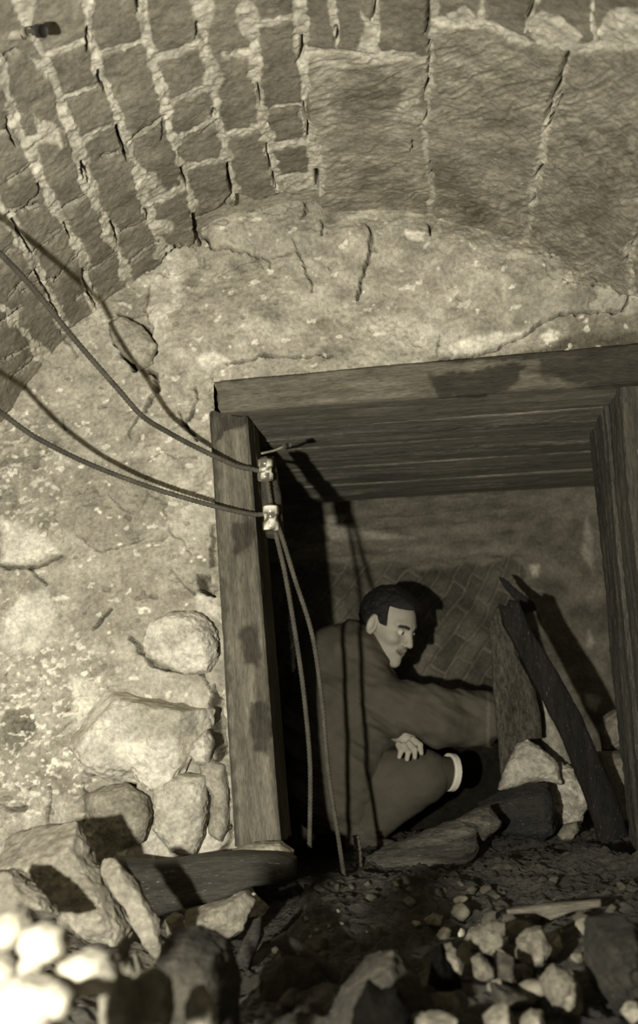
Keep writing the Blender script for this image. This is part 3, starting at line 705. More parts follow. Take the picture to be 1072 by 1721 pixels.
# rubble in the lower left
LL = [
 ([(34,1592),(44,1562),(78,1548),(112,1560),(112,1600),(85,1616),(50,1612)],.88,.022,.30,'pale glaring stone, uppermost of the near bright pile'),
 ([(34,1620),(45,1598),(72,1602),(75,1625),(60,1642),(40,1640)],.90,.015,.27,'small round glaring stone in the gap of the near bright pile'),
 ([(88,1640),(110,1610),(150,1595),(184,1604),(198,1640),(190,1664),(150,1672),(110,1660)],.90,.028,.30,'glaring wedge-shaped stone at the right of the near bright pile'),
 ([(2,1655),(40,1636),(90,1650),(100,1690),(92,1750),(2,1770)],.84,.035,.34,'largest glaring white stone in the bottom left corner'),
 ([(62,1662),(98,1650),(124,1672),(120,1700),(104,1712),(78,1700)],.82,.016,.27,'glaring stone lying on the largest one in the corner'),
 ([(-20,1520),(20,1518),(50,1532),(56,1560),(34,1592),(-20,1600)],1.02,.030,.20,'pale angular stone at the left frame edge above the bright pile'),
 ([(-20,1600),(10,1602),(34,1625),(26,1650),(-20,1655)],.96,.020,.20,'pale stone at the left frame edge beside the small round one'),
 ([(172,1662),(196,1640),(224,1652),(232,1700),(222,1750),(178,1750)],1.04,.028,.15,'knobbly tan stone right of the bright pile'),
 ([(224,1640),(252,1630),(284,1652),(290,1700),(272,1755),(232,1750)],1.12,.030,.17,'knobbly tan stone between the bright pile and the egg-shaped stone'),
 ([(314,1690),(322,1664),(338,1656),(356,1680),(362,1725),(350,1755),(318,1755)],1.14,.022,.20,'tan egg-shaped stone at the bottom edge'),
 ([(198,1590),(208,1575),(220,1584),(216,1604),(206,1640)],1.26,.010,.14,'little bright pebble above the wedge-shaped stone'),
 ([(4,1402),(60,1390),(128,1384),(142,1412),(156,1450),(192,1500),(216,1556),(205,1580),(152,1572),(112,1545),(90,1500),(52,1462),(4,1452)],2.05,.08,.26,'long tan block sloping down the rubble bank'),
 ([(-10,1462),(22,1466),(50,1486),(84,1516),(98,1542),(70,1550),(30,1540),(-10,1530)],1.72,.04,.19,'rough tan block below the long sloping one'),
 ([(148,1442),(166,1430),(196,1450),(232,1490),(264,1548),(270,1608),(256,1620),(240,1582),(214,1532),(182,1482)],1.86,.03,.24,'long narrow slab tilted beside the dark board'),
 ([(278,1545),(290,1535),(304,1540),(308,1562),(284,1570)],2.12,.03,.20,'small tan stone under the left end of the dark board'),
 ([(308,1532),(358,1522),(414,1500),(426,1514),(412,1560),(380,1580),(336,1580),(312,1560)],2.22,.06,.22,'pale broken stone tucked under the dark board'),
 ([(205,1600),(222,1612),(232,1650),(218,1655),(205,1635)],1.3,.012,.11,'dim stone in the cleft of the rubble bank'),
 ([(228,1600),(238,1622),(245,1650),(232,1652),(226,1625)],1.4,.012,.11,'thin dim stone in the cleft under the tilted slab'),
]
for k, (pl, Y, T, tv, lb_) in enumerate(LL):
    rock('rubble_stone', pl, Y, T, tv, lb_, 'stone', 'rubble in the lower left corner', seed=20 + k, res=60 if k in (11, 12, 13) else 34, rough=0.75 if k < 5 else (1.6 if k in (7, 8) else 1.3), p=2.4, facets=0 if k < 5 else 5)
for k, (pl, Y, T, tv, lb_, mt) in enumerate([
 ([(270,1610),(286,1572),(325,1562),(378,1588),(398,1650),(386,1750),(290,1760),(272,1690)],1.42,.09,.032,'dark brown clod of earth at the bottom, left of centre',M_ROCK),
 ([(548,1720),(575,1660),(615,1612),(660,1600),(700,1640),(728,1700),(735,1790),(540,1790)],1.50,.09,.040,'brown earth clod at the bottom centre',M_ROCK),
 ([(440,1640),(480,1610),(530,1620),(560,1670),(565,1760),(430,1760)],1.68,.05,.030,'dark earth clod left of the bottom centre',M_ROCK),
 ([(596,1700),(618,1650),(640,1665),(668,1660),(690,1700),(690,1770),(590,1770)],1.32,.03,.004,'black splintered lump at the bottom edge in front of the brown clod',M_BLACK_SHADE),
 ([(720,1655),(730,1600),(742,1585),(762,1625),(790,1680),(810,1740),(730,1750)],1.62,.05,.004,'tall black lump put in for the shadow beside the pale rubble',M_BLACK_SHADE)]):  # last one: near-black solid put where only a shadow lies
    rock('clod_and_shade', pl, Y, T, tv, lb_, 'clod', mat=mt, seed=150 + k, res=70, rough=0.8, facets=0)

# rubble in the lower right
LR = [
 ([(775,1590),(790,1562),(825,1550),(850,1548),(848,1580),(838,1606),(805,1600)],2.02,.04,.16,'tan square stone, uppermost of the pale rubble on the right'),
 ([(740,1592),(758,1586),(780,1618),(776,1638),(762,1640),(745,1620)],1.92,.025,.17,'pale upright stone left of the pale rubble'),
 ([(792,1612),(806,1600),(828,1625),(832,1648),(812,1652),(796,1640)],1.88,.025,.17,'pale stone directly under the tan square stone'),
 ([(868,1580),(885,1562),(908,1560),(926,1592),(912,1622),(888,1626),(868,1608)],1.98,.035,.17,'pale stone in the middle of the right-hand rubble'),
 ([(924,1588),(940,1572),(946,1592),(938,1604),(926,1602)],1.98,.012,.36,'small bright stone at the upper right of the rubble'),
 ([(904,1650),(930,1622),(962,1636),(984,1672),(986,1702),(955,1706),(922,1680)],1.78,.035,.20,'glistening pale stone at the lower right of the rubble'),
 ([(712,1545),(728,1534),(744,1540),(740,1558),(722,1556)],2.15,.018,.22,'small pale stone on the mud above the black shadow lump'),
 ([(688,1716),(700,1708),(745,1704),(768,1712),(766,1745),(690,1748)],1.58,.03,.22,'pale flat stone at the bottom edge by the black lump'),
 ([(812,1710),(830,1694),(852,1690),(864,1722),(840,1742),(815,1740)],1.62,.03,.22,'pale stone at the bottom edge, right of the flat one'),
 ([(874,1716),(892,1698),(910,1700),(918,1728),(880,1745)],1.62,.025,.22,'pale stone at the bottom edge under the glistening one'),
 ([(1042,1700),(1056,1684),(1074,1686),(1082,1704),(1060,1718)],1.66,.02,.36,'bright white stone in the bottom right corner'),
 ([(835,1600),(862,1608),(868,1650),(850,1660),(838,1640)],1.86,.022,.07,'dark stone wedged between the pale rubble stones'),
 ([(812,1652),(850,1660),(900,1680),(890,1700),(830,1690)],1.75,.03,.06,'flat dark stone in front of the pale rubble'),
 ([(985,1545),(1040,1540),(1080,1560),(1085,1660),(1030,1690),(990,1640)],1.95,.07,.035,'large dark block at the right edge'),
]
for k, (pl, Y, T, tv, lb_) in enumerate(LR):
    tv = tv * 0.75; _g = None; _bx = sum(q[0] for q in pl) / len(pl); _by = min(max(q[1] for q in pl), 1790)
    for _Y in np.arange(1.2, 3.0, 0.01):
        _p = at(_bx, _by, _Y)
        if _p[2] < floor_z(np.array([_p[0]]), np.array([_p[1]]))[0] + 0.004: _g = _Y; break
    Y = (_g or Y) - T * 0.3
    rock('rubble_stone', pl, Y, T, tv, lb_, 'stone', 'rubble in the lower right corner', seed=70 + k, res=44, rough=1.3, var=0.5, facets=6)
rock('wood_lath', [(850,1528),(920,1518),(1010,1511),(1009,1524),(960,1532),(925,1546),(900,1534),(852,1536)], ground_Y(925, 1548, 2.3) - 0.03, 0.012, 0.15, 'pale broken lath lying on the mud at the right', 'lath', mat=M_WOOD, p=4, res=60, rough=0.4, seed=90, stretch=(.3, 1, 3))
rock('plank_offcut', [(455,1580),(480,1565),(560,1625),(590,1660),(560,1665),(500,1620)], ground_Y(520, 1640, 1.8) - 0.03, 0.02, 0.040, 'dark plank offcut half sunk in the mud in front of the opening', 'plank', mat=M_WETWOOD, p=4, res=50, rough=0.4, seed=91)
rock('rotten_stake', [(385,1650),(400,1600),(428,1545),(440,1540),(442,1570),(425,1610),(408,1660),(392,1680)], 2.05, 0.03, 0.035, 'rotten dark stake leaning below the board under the post', 'stake', mat=M_WETWOOD, p=3, res=50, seed=92)

# inside the opening
rock('log', [(604,1446),(640,1428),(690,1408),(745,1388),(780,1378),(800,1392),(804,1425),(785,1448),(735,1462),(660,1474),(606,1478)], 3.02, 0.06, 0.080, 'rotten log lying across the floor at the feet of the crouching man', 'log', mat=M_WETWOOD, res=90, p=2.2, rough=1.1, seed=93, stretch=(.35, 1, 1.6), var=0.6)
rock('log_stub', [(766,1378),(800,1358),(822,1352),(842,1382),(834,1396),(812,1412),(798,1392)], 2.91, 0.05, 0.075, 'short end of rotten wood beside the end of the log', 'log', mat=M_WETWOOD, res=45, seed=94, var=0.6)
rock('dark_block', [(806,1352),(838,1334),(880,1322),(918,1318),(930,1360),(934,1396),(915,1414),(868,1404),(822,1386)], 3.10, 0.07, 0.018, 'blackened block in front of the pale rock', 'block', mat=M_WETWOOD, res=50, p=3.2, rough=1.2, seed=95)
rock('pale_rock', [(836,1326),(848,1290),(868,1255),(886,1244),(908,1256),(936,1285),(945,1320),(915,1312),(878,1322),(850,1330)], 3.20, 0.05, 0.34, 'smooth pale rock behind the blackened block', 'rock', mat=M_ROCK, res=60, p=2.6, rough=0.8, seed=96)
rock('pale_rock', [(912,1300),(940,1285),(962,1292),(980,1320),(988,1350),(975,1392),(958,1404),(940,1385),(926,1340)], 3.26, 0.03, 0.34, 'rough pale rock against the foot of the leaning plank', 'rock', mat=M_ROCK, res=60, rough=1.7, seed=97, var=0.5)
rock('pale_rock', [(904,1165),(918,1180),(940,1225),(962,1285),(975,1400),(920,1400),(912,1250),(906,1200)], 3.42, 0.06, 0.27, 'tall pale rock seen between the two standing planks', 'rock', mat=M_ROCK, res=50, seed=98)
rock('rubble_stone', [(936,1402),(948,1385),(968,1382),(974,1394),(960,1412),(944,1414)], 3.15, 0.025, 0.16, 'small tan stone below the rough pale rock', 'stone', seed=99)
rock('rubble_stone', [(1008,1230),(1012,1205),(1030,1192),(1060,1196),(1060,1262),(1012,1262)], 3.55, 0.08, 0.20, 'stone standing behind the right jamb', 'stone', seed=100, res=45)
rock('rubble_stone', [(1000,1262),(1060,1260),(1075,1440),(1030,1460),(1005,1380)], 3.45, 0.10, 0.16, 'smooth low stone behind the right jamb', 'stone', seed=101, res=45, rough=0.6)
rock('leaning_plank', [(838,1014),(850,1022),(856,1008),(872,1012),(892,1060),(936,1128),(975,1200),(1005,1270),(1040,1350),(1056,1410),(1052,1470),(1015,1465),(1000,1395),(984,1345),(945,1242),(900,1156),(868,1092),(846,1052)], 3.13, 0.020, 0.013, 'broad blackened plank leaning diagonally at the right', 'plank', mat=M_WETWOOD_UP, res=150, p=5, rough=0.35, seed=102, stretch=(1.5, 1, .4))
rock('splintered_plank', [(822,1050),(836,1018),(850,1030),(868,1100),(898,1158),(908,1200),(910,1240),(886,1246),(866,1270),(850,1300),(844,1340),(836,1240),(828,1140)], 3.29, 0.014, 0.060, 'upright splintered plank beside the hand of the man', 'plank', mat=M_WETWOOD_UP, res=110, p=5, rough=0.4, seed=103, stretch=(2.5, 1, .35), var=0.7)
rock('shade_heap', [(600,1420),(640,1300),(700,1242),(780,1222),(840,1236),(862,1300),(860,1420)], 3.915, 0.04, 0.012, 'dark heap added as the shadow of the arm of the man on the far wall', 'heap', mat=M_BLACK_SHADE, res=50, seed=106, rough=0.8)  # near-black solid added to stand in for the arm's shadow
rock('wood_splinter', [(836,968),(846,972),(870,992),(896,1012),(902,1026),(884,1030),(866,1010),(850,990)], 3.60, 0.012, 0.012, 'black jagged splinter above the top of the leaning plank', 'splinter', mat=M_WETWOOD, res=50, seed=104)
rock('fallen_board', [(500,1478),(610,1474),(770,1462),(800,1470),(800,1490),(690,1500),(520,1504)], 2.86, 0.04, 0.040, 'low dark board half buried in the mud on the threshold', 'board', mat=M_WETWOOD, res=90, p=3, rough=0.9, seed=105, stretch=(.4, 1, 2))

# small stone chips on the mud
RNG = np.random.RandomState(11)
protos = []
for k in range(4):
    lo, G = sdf_grid([-1.5, -1.5, -1.5], [1.5, 1.5, 1.5], 0.2)
    Fv = np.linalg.norm(G * np.array([0.8, 1.1, 1.3 + .2 * k]), axis=-1) - 1 + fbm(G + 7 * k, 0.9, 3, k) * 0.25
    rg_ = np.random.RandomState(k + 3)
    for _ in range(8):
        n_ = rg_.randn(3); n_ /= np.linalg.norm(n_); Fv = np.maximum(Fv, G @ n_ - rg_.uniform(.35, .75))
    V, Fc = surface_nets(Fv, lo, 0.2); protos.append((V, Fc))
chip_me = []
def chip(x, y, s, tv, lab, grp):
    k = RNG.randint(4); V, Fc = protos[k]
    if len(chip_me) < 8 or not any(abs(q[1] - tv) < 0.03 for q in chip_me):
        o = mesh_np('stone_chip', V * 0.01, Fc, M_ROCK, tone(np.full(len(V), tv) * (1 + 0.3 * fbm(V, 2, 2, k)))); chip_me.append((o, tv))
    else:
        c = [q for q in chip_me if abs(q[1] - tv) < 0.03] or chip_me
        o = c[RNG.randint(len(c))][0].copy(); COL.objects.link(o)
    o.location = (x, y, float(floor_z(np.array([x]), np.array([y]))[0]) + 0.002 + 0.0015 * s); o.scale = (s, s, s); o.rotation_euler = (RNG.uniform(-.4, .4), RNG.uniform(-.4, .4), RNG.uniform(0, 6.28))
    tag(o, lab, 'stone chip', grp)
def px_floor(px, py):
    """where a sight line through a pixel meets the floor"""
    for Y in np.arange(1.2, 3.8, 0.01):
        p = at(px, py, Y)
        if p[2] < floor_z(np.array([p[0]]), np.array([p[1]]))[0]: return p
    return None
for k in range(8):
    p = px_floor(700 + 37 * k, 1560 + (k * 67) % 120)
    chip(p[0], p[1], 1.0, 0.14 if k % 2 else 0.34, 'small stone chip on the dark mud floor in front of the opening', 'stone chips on the mud')
_c = at(760, 1670, 1.62); spots = [(_c[0], _c[1], 4.0)]
for _k, (cx_, cy_, sx, sy, n, s0, s1, tv) in enumerate([(860,1640,110,60,45,1.3,3.0,.14),(830,1620,110,60,35,1.2,2.6,.07),(1000,1600,60,70,20,1.2,3.0,.07),(500,1640,70,50,20,1.0,2.2,.07),(760,1500,200,14,26,.8,1.8,.07)]):
    for _ in range(n):
        p = px_floor(cx_ + RNG.randn() * sx * .6, cy_ + RNG.randn() * sy * .6)
        if p is not None and all((p[0] - q_[0]) ** 2 + (p[1] - q_[1]) ** 2 > (.010 * (s1 + q_[2]) * .8) ** 2 for q_ in spots):
            spots.append((p[0], p[1], s1)); chip(p[0], p[1], RNG.uniform(s0, s1), tv, 'angular broken stone, larger than a chip, lying in the dark mud of the floor', 'broken stones in the mud')
for (cx_, cy_, sx, sy, n, s0, s1, tv) in [(880,1640,75,45,44,.5,1.6,.14),(860,1610,90,30,12,.3,.6,.34),(540,1565,40,20,8,.3,.7,.34),(640,1640,90,50,12,.4,1.0,.10),(800,1490,160,12,8,.3,.7,.10),(960,1690,60,30,12,.5,1.4,.14)]:
    for _ in range(n):
        p = px_floor(cx_ + RNG.randn() * sx * .6, cy_ + RNG.randn() * sy * .6)
        if p is not None and all((p[0] - q_[0]) ** 2 + (p[1] - q_[1]) ** 2 > (.014 * (s1 + q_[2]) * .75) ** 2 for q_ in spots):
            spots.append((p[0], p[1], s1)); chip(p[0], p[1], RNG.uniform(s0, s1), tv, 'small stone chip on the dark mud floor in front of the opening', 'stone chips on the mud')

# ------------------------------------------------------------------ cables, insulators and iron
def spline(pts, n=14):
    P = np.array(pts, float); P = np.vstack([2 * P[0] - P[1], P, 2 * P[-1] - P[-2]]); out = []
    for k in range(1, len(P) - 2):
        for t in np.linspace(0, 1, n, endpoint=False):
            a, b, c, d = P[k - 1:k + 3]
            out.append(0.5 * ((2 * b) + (c - a) * t + (2 * a - 5 * b + 4 * c - d) * t * t + (3 * b - a - 3 * c + d) * t ** 3))
    out.append(P[-2]); return np.array(out)
def tube(name, C, r, mat, tv, twist=0.0, ns=12, parent=None, base=False, var=0.2):
    C = np.asarray(C, float)
    s = np.concatenate([[0], np.cumsum(np.linalg.norm(np.diff(C, axis=0), axis=1))])
    m = max(3, int(s[-1] / (0.0035 if twist else 0.01))); q = np.linspace(0, s[-1], m)
    C = np.stack([np.interp(q, s, C[:, k]) for k in range(3)], -1)
    T = np.gradient(C, axis=0); T /= np.linalg.norm(T, axis=1, keepdims=True)
    ref = np.array([0.13, 1.0, 0.21]); A = np.cross(T, ref); A /= np.linalg.norm(A, axis=1, keepdims=True); Bv = np.cross(T, A)
    a = np.linspace(0, 2 * np.pi, ns, endpoint=False)[None]; rr = np.full((m, ns), float(r)) if np.isscalar(r) else np.repeat(np.interp(q, np.linspace(0, s[-1], len(r)), r)[:, None], ns, 1)
    if twist: rr = rr * (1 + 0.16 * np.cos(2 * (a - q[:, None] * twist)))
    V = C[:, None] + (np.cos(a)[..., None] * A[:, None] + np.sin(a)[..., None] * Bv[:, None]) * rr[..., None]
    V = V.reshape(-1, 3); i, j = np.meshgrid(np.arange(m - 1), np.arange(ns), indexing='ij'); i = i.ravel(); j = j.ravel(); k = (j + 1) % ns
    Fc = np.stack([i * ns + j, (i + 1) * ns + j, (i + 1) * ns + k, i * ns + k], -1)
    n0 = len(V); V = np.vstack([V, C[0], C[-1]]); j = np.arange(ns); k = (j + 1) % ns
    Fc = np.vstack([Fc, np.stack([np.full(ns, n0), j, k, k], -1)[:, [0, 1, 2, 2]], np.stack([np.full(ns, n0 + 1), (m - 1) * ns + k, (m - 1) * ns + j, (m - 1) * ns + j], -1)])
    tri = Fc[-2 * ns:]; Fq = Fc[:-2 * ns]
    # caps as thin quads of distinct corners
    cap = []
    for e, c0 in ((0, n0), (m - 1, n0 + 1)):
        for x in range(0, ns, 2):
            q4 = [c0, e * ns + x, e * ns + (x + 1) % ns, e * ns + (x + 2) % ns]; cap.append(q4 if e else q4[::-1])
    Fc = np.vstack([Fq, np.array(cap)])
    t = tv * (1 + var * fbm(V, 40, 3, 3))
    return mesh_np(name, V, Fc, mat, tone(t), parent=parent, base=base)

c1 = spline([at(*p) for p in [(-420,80,1.30),(-200,240,1.52),(-60,372,1.74),(0,426,1.85),(60,490,1.96),(125,570,2.08),(200,656,2.20),(240,700,2.27),(285,728,2.35),(330,752,2.42),(395,782,2.47),(430,790,2.475),(446,800,2.475),(452,830,2.48),(462,890,2.50),(480,970,2.53),(500,1090,2.58),(512,1180,2.62),(521,1290,2.66),(520,1424,2.70)]])
tag(tube('cable', c1, 0.0058, M_CABLE, 0.075, twist=330), 'upper brown cable sagging from the left to the upper insulator and down into the opening', 'cable')
c2 = spline([at(*p) for p in [(-420,330,1.55),(-200,540,1.80),(-60,650,2.0),(0,692,2.12),(60,735,2.20),(150,780,2.33),(250,818,2.42),(350,848,2.45),(420,864,2.475),(455,866,2.475),(470,892,2.49),(495,972,2.52),(524,1065,2.56),(540,1170,2.61),(552,1300,2.66),(568,1405,2.69),(578,1472,2.70)]])
tag(tube('cable', c2, 0.0056, M_CABLE, 0.075, twist=330), 'lower brown cable running to the lower insulator and down to the mud', 'cable')
tag(tube('wire_stub', spline([at(*p) for p in [(598,1404,2.95),(602,1430,2.95),(604,1470,2.92)]]), 0.009, M_CABLE, 0.12, twist=200, base=True), 'short stub of wire standing in the mud by the lower end of the cables', 'wire')

def lathe(name, base, prof, axis, mat, tv, parent=None, ns=28, var=0.15, blot=0.0):
    ax = np.array(axis, float); ax /= np.linalg.norm(ax); a0 = np.cross(ax, [0.3, 1, 0.1]); a0 /= np.linalg.norm(a0); b0 = np.cross(ax, a0)
    prof = np.array(prof, float); th = np.linspace(0, 2 * np.pi, ns, endpoint=False)
    V = np.array(base) + prof[:, None, 1:2] * ax + prof[:, None, 0:1] * (np.cos(th)[None, :, None] * a0 + np.sin(th)[None, :, None] * b0)
    m = len(prof); V = V.reshape(-1, 3); i, j = np.meshgrid(np.arange(m - 1), np.arange(ns), indexing='ij'); i = i.ravel(); j = j.ravel(); k = (j + 1) % ns
    Fc = np.stack([i * ns + j, i * ns + k, (i + 1) * ns + k, (i + 1) * ns + j], -1)
    t = tv * (1 + var * fbm(V, 60, 3, 4))
    if blot: 
        m_ = sstep(-0.1, 0.15, fbm(V, 55, 2, 6)); t = t * (1 - m_) + blot * m_
    return mesh_np(name, V, Fc, mat, tone(t), parent=parent)
def insulator(px, py, Y, rr, hh, tv, blot, label, ax):
    b = at(px, py, Y); e = empty('insulator', b); tag(e, label, 'insulator', 'porcelain insulators on the post')
    pr = [(0.0005,-hh),(rr*.80,-hh),(rr,-hh*.92),(rr,-hh*.35),(rr*.84,-hh*.22),(rr*.80,0),(rr*.84,hh*.22),(rr,hh*.35),(rr,hh*.90),(rr*.8,hh),(0.0005,hh)]
    lathe('porcelain_knob', b, pr, ax, M_PORC, tv, parent=e, blot=blot)
    s = lathe('screw_head', b + np.array(ax) * hh * 1.0, [(0.0005,-.002),(rr*.36,-.001),(rr*.36,.003),(rr*.2,.006),(0.0005,.006)], ax, M_IRON, 0.04, parent=e)
    tube('tie_wire', b + np.array([[np.cos(a) * rr * .74, np.sin(a) * rr * .74, 0.0008 * a - .004] for a in np.linspace(0, 12.5, 60)]), 0.0018, M_IRON, 0.06, parent=e)
insulator(446, 790, 2.475, 0.019, 0.027, 0.10, 0.75, 'grimy porcelain insulator, the upper of two on the post', (0.06, -0.12, 1))
insulator(455, 871, 2.475, 0.0195, 0.030, 0.82, 0.10, 'white porcelain insulator, the lower of two on the post', (0.06, -0.05, 1))
# a packing block behind the insulators, fixed to the inner face of the post
bb = at(452, 830, 2.51)
rock('mounting_block', [(436,768),(462,770),(474,845),(478,905),(448,905),(440,840)], 2.535, 0.022, 0.05, 'narrow dark wooden block behind the two insulators', 'block', mat=M_WOOD, p=4, rough=0.5, seed=110)
nl = empty('nail', at(440, 762, 2.56)); tag(nl, 'bent iron nail sticking out of the post above the upper insulator', 'nail')
tube('shank', [at(440, 762, 2.56), at(462, 757, 2.52), at(478, 750, 2.49)], 0.0030, M_IRON, 0.22, parent=nl)
tube('nail_head', [at(478, 750, 2.49), at(486, 748, 2.475)], 0.0062, M_IRON, 0.05, parent=nl)

def vault_Y(px, py):
    for Y in np.arange(0.8, 2.7, 0.005):
        p = at(px, py, Y); r = math.hypot(p[0] - SCX, p[2] - SCZ)
        if r > section(math.degrees(math.atan2(p[2] - SCZ, p[0] - SCX))): return Y
yv = vault_Y(60, 52)
bo = empty('bolt', at(44, 52, yv - 0.02)); tag(bo, 'short iron bolt with a dark round head at the top left of the vault', 'bolt')
a0, a1, a2, a3 = at(40, 54, yv - 0.035), at(48, 53, yv - 0.04), at(63, 52, yv - 0.055), at(73, 52, yv - 0.06)
tube('shank', [at(30, 55, yv + 0.02), a1, a2], 0.0036, M_IRON, 0.07, parent=bo)
tube('collar', [a0, a1], 0.0080, M_IRON, 0.22, parent=bo)
tube('bolt_head', [a2, a3], 0.0112, M_IRON, 0.015, parent=bo, ns=20)
pipe = tube('conduit_pipe', [at(-90, 66, yv - 0.0), at(-30, 62, yv - 0.01), at(38, 57, yv - 0.012)], 0.010, M_IRON, 0.24, base=True); tag(pipe, 'dull conduit pipe on the vault behind the iron bolt', 'pipe')
# ------------------------------------------------------------------ the crouching man
YP = 3.45
def J(px, py, Y=YP): return at(px, py, Y).astype(np.float32)
foot = J(600, 1425); foot[2] = 0.07
man = empty('person', foot); tag(man, 'person in a long wool coat crouching inside the opening, turned towards the right', 'person')

# head frame: forward, left, up
pitch, yaw, roll = math.radians(27), math.radians(36), math.radians(6)
hf = np.array([math.cos(pitch) * math.cos(yaw), -math.cos(pitch) * math.sin(yaw), -math.sin(pitch)])
hu = np.array([0, 0, 1.0]); hu = hu - hf * (hu @ hf); hu /= np.linalg.norm(hu); hl = np.cross(hu, hf)
hu, hl = hu * math.cos(roll) + hl * math.sin(roll), hl * math.cos(roll) - hu * math.sin(roll)
HB = np.array([hf, hl, hu], np.float32); HC = J(653, 1052, YP)
def hloc(P): return (P - HC) @ HB.T
def hw(x, y, z): return HC + HB.T @ np.array([x, y, z], np.float32)

def sdf_head(P):
    q = hloc(P); qa = q.copy(); qa[..., 1] = np.abs(qa[..., 1])
    d = ellip(q, (-0.012, 0, 0.030), (0.093, 0.073, 0.082))
    d = smin(d, ellip(q, (0.030, 0, -0.020), (0.056, 0.058, 0.080)), 0.03)
    d = smin(d, ellip(q, (0.038, 0, -0.070), (0.043, 0.043, 0.045)), 0.025)          # jaw
    d = smin(d, np.linalg.norm(q - np.array([0.074, 0, -0.096], np.float32), axis=-1) - 0.016, 0.022)   # chin
    d = smin(d, ellip(qa, (0.055, 0.043, -0.022), (0.026, 0.020, 0.020)), 0.018)     # cheekbones
    d = smin(d, rcone(qa, (0.080, 0.008, 0.026), (0.066, 0.045, 0.026), 0.010, 0.008), 0.014)  # brow
    d = smax(d, -ellip(qa, (0.093, 0.031, 0.004), (0.020, 0.017, 0.012)), 0.012)     # sockets
    d = smin(d, rcone(q, (0.084, 0, 0.014), (0.104, 0, -0.026), 0.0075, 0.0105), 0.010)   # nose
    d = smin(d, np.linalg.norm(qa - np.array([0.094, 0.011, -0.031], np.float32), axis=-1) - 0.0065, 0.006)
    lipz = -0.062 + 3.0 * np.clip(qa[..., 1], 0, 1) ** 1.0 * 0.12
    d = smin(d, ellip(q - np.stack([0 * q[..., 0], 0 * q[..., 0], lipz + 0.062], -1), (0.080, 0, -0.0585), (0.012, 0.026, 0.0048)), 0.005)
    d = smin(d, ellip(q - np.stack([0 * q[..., 0], 0 * q[..., 0], lipz + 0.062], -1), (0.078, 0, -0.0705), (0.012, 0.022, 0.0055)), 0.005)
    d = smax(d, -ellip(q - np.stack([0 * q[..., 0], 0 * q[..., 0], lipz + 0.062], -1), (0.092, 0, -0.0645), (0.018, 0.027, 0.0022)), 0.003)   # mouth line
    e = ellip(qa, (-0.008, 0.074, -0.008), (0.020, 0.011, 0.033))                    # ears
    e = smax(e, -ellip(qa, (-0.004, 0.085, -0.004), (0.012, 0.009, 0.021)), 0.004)
    d = smin(d, e, 0.006)
    return d
neck0, neck1 = hw(-0.025, 0, -0.055), J(615, 1112, 3.49)
def surf(sdf, lo, hi, h):
    l0, G = sdf_grid(lo, hi, h); return surface_nets(sdf(G).astype(np.float64), l0, h)
parts = []
parts.append(surf(lambda P: smin(sdf_head(P), rcone(P, neck0, neck1, 0.052, 0.058), 0.02), HC - 0.15, HC + 0.15, 0.0026))

sh_r, el_r, wr_r = J(655, 1182, 3.37), J(738, 1206, 3.34), J(822, 1208, 3.42)
sh_l, el_l = J(625, 1150, 3.66), J(612, 1235, 3.62)
wr_l = J(655, 1228, 3.40)
chest, belly, hip = J(590, 1120, 3.50), J(575, 1225, 3.50), J(560, 1305, 3.50)
kn_r, an_r = J(705, 1303, 3.40), J(612, 1400, 3.43)
kn_l, an_l = J(690, 1310, 3.72), J(610, 1390, 3.68)
def trunk(P):
    d = rcone(P, neck1, chest, 0.058, 0.11)
    for a, b, r1, r2 in ((chest, belly, .115, .12), (belly, hip, .12, .12), (sh_r, el_r, .048, .040), (el_r, wr_r, .038, .026), (sh_l, el_l, .045, .038), (el_l, wr_l, .036, .024), (hip, kn_r, .072, .052), (kn_r, an_r, .050, .034), (hip, kn_l, .072, .052), (kn_l, an_l, .050, .034), (chest, sh_r, .09, .05), (chest, sh_l, .09, .05)):
        d = smin(d, rcone(P, a, b, r1, r2), 0.03)
    return d
lo = np.minimum.reduce([hip, chest, an_r, J(560, 1400)]) - 0.16; hi = np.maximum.reduce([wr_r, kn_l, neck1, sh_l]) + 0.12
parts.append(surf(trunk, lo, hi, 0.011))
# the left hand on the knee
def hand(P):
    w = wr_l; pc = J(680, 1240, 3.35)
    d = rcone(P, w, pc, 0.022, 0.025); d = smin(d, rcone(P, J(668, 1232, 3.37), J(694, 1250, 3.335), 0.022, 0.020), 0.012)
    ch = [[(690,1232,3.345),(706,1234,3.335),(722,1243,3.33)], [(694,1243,3.325),(706,1252,3.312),(708,1266,3.302)], [(688,1250,3.318),(697,1260,3.303),(697,1273,3.297)],
          [(679,1253,3.315),(686,1264,3.300),(684,1276,3.296)], [(670,1252,3.320),(674,1262,3.306),(671,1272,3.302)]]
    for k, c in enumerate(ch):
        a, b, e = [J(*q) for q in c]; f = smin(rcone(P, a, b, .0105, .0090), rcone(P, b, e, .0088, .0070), 0.003)
        d = smin(d, f, 0.0035)
    return d
hc = J(688, 1246, 3.34); parts.append(surf(hand, hc - 0.085, hc + 0.085, 0.0019))
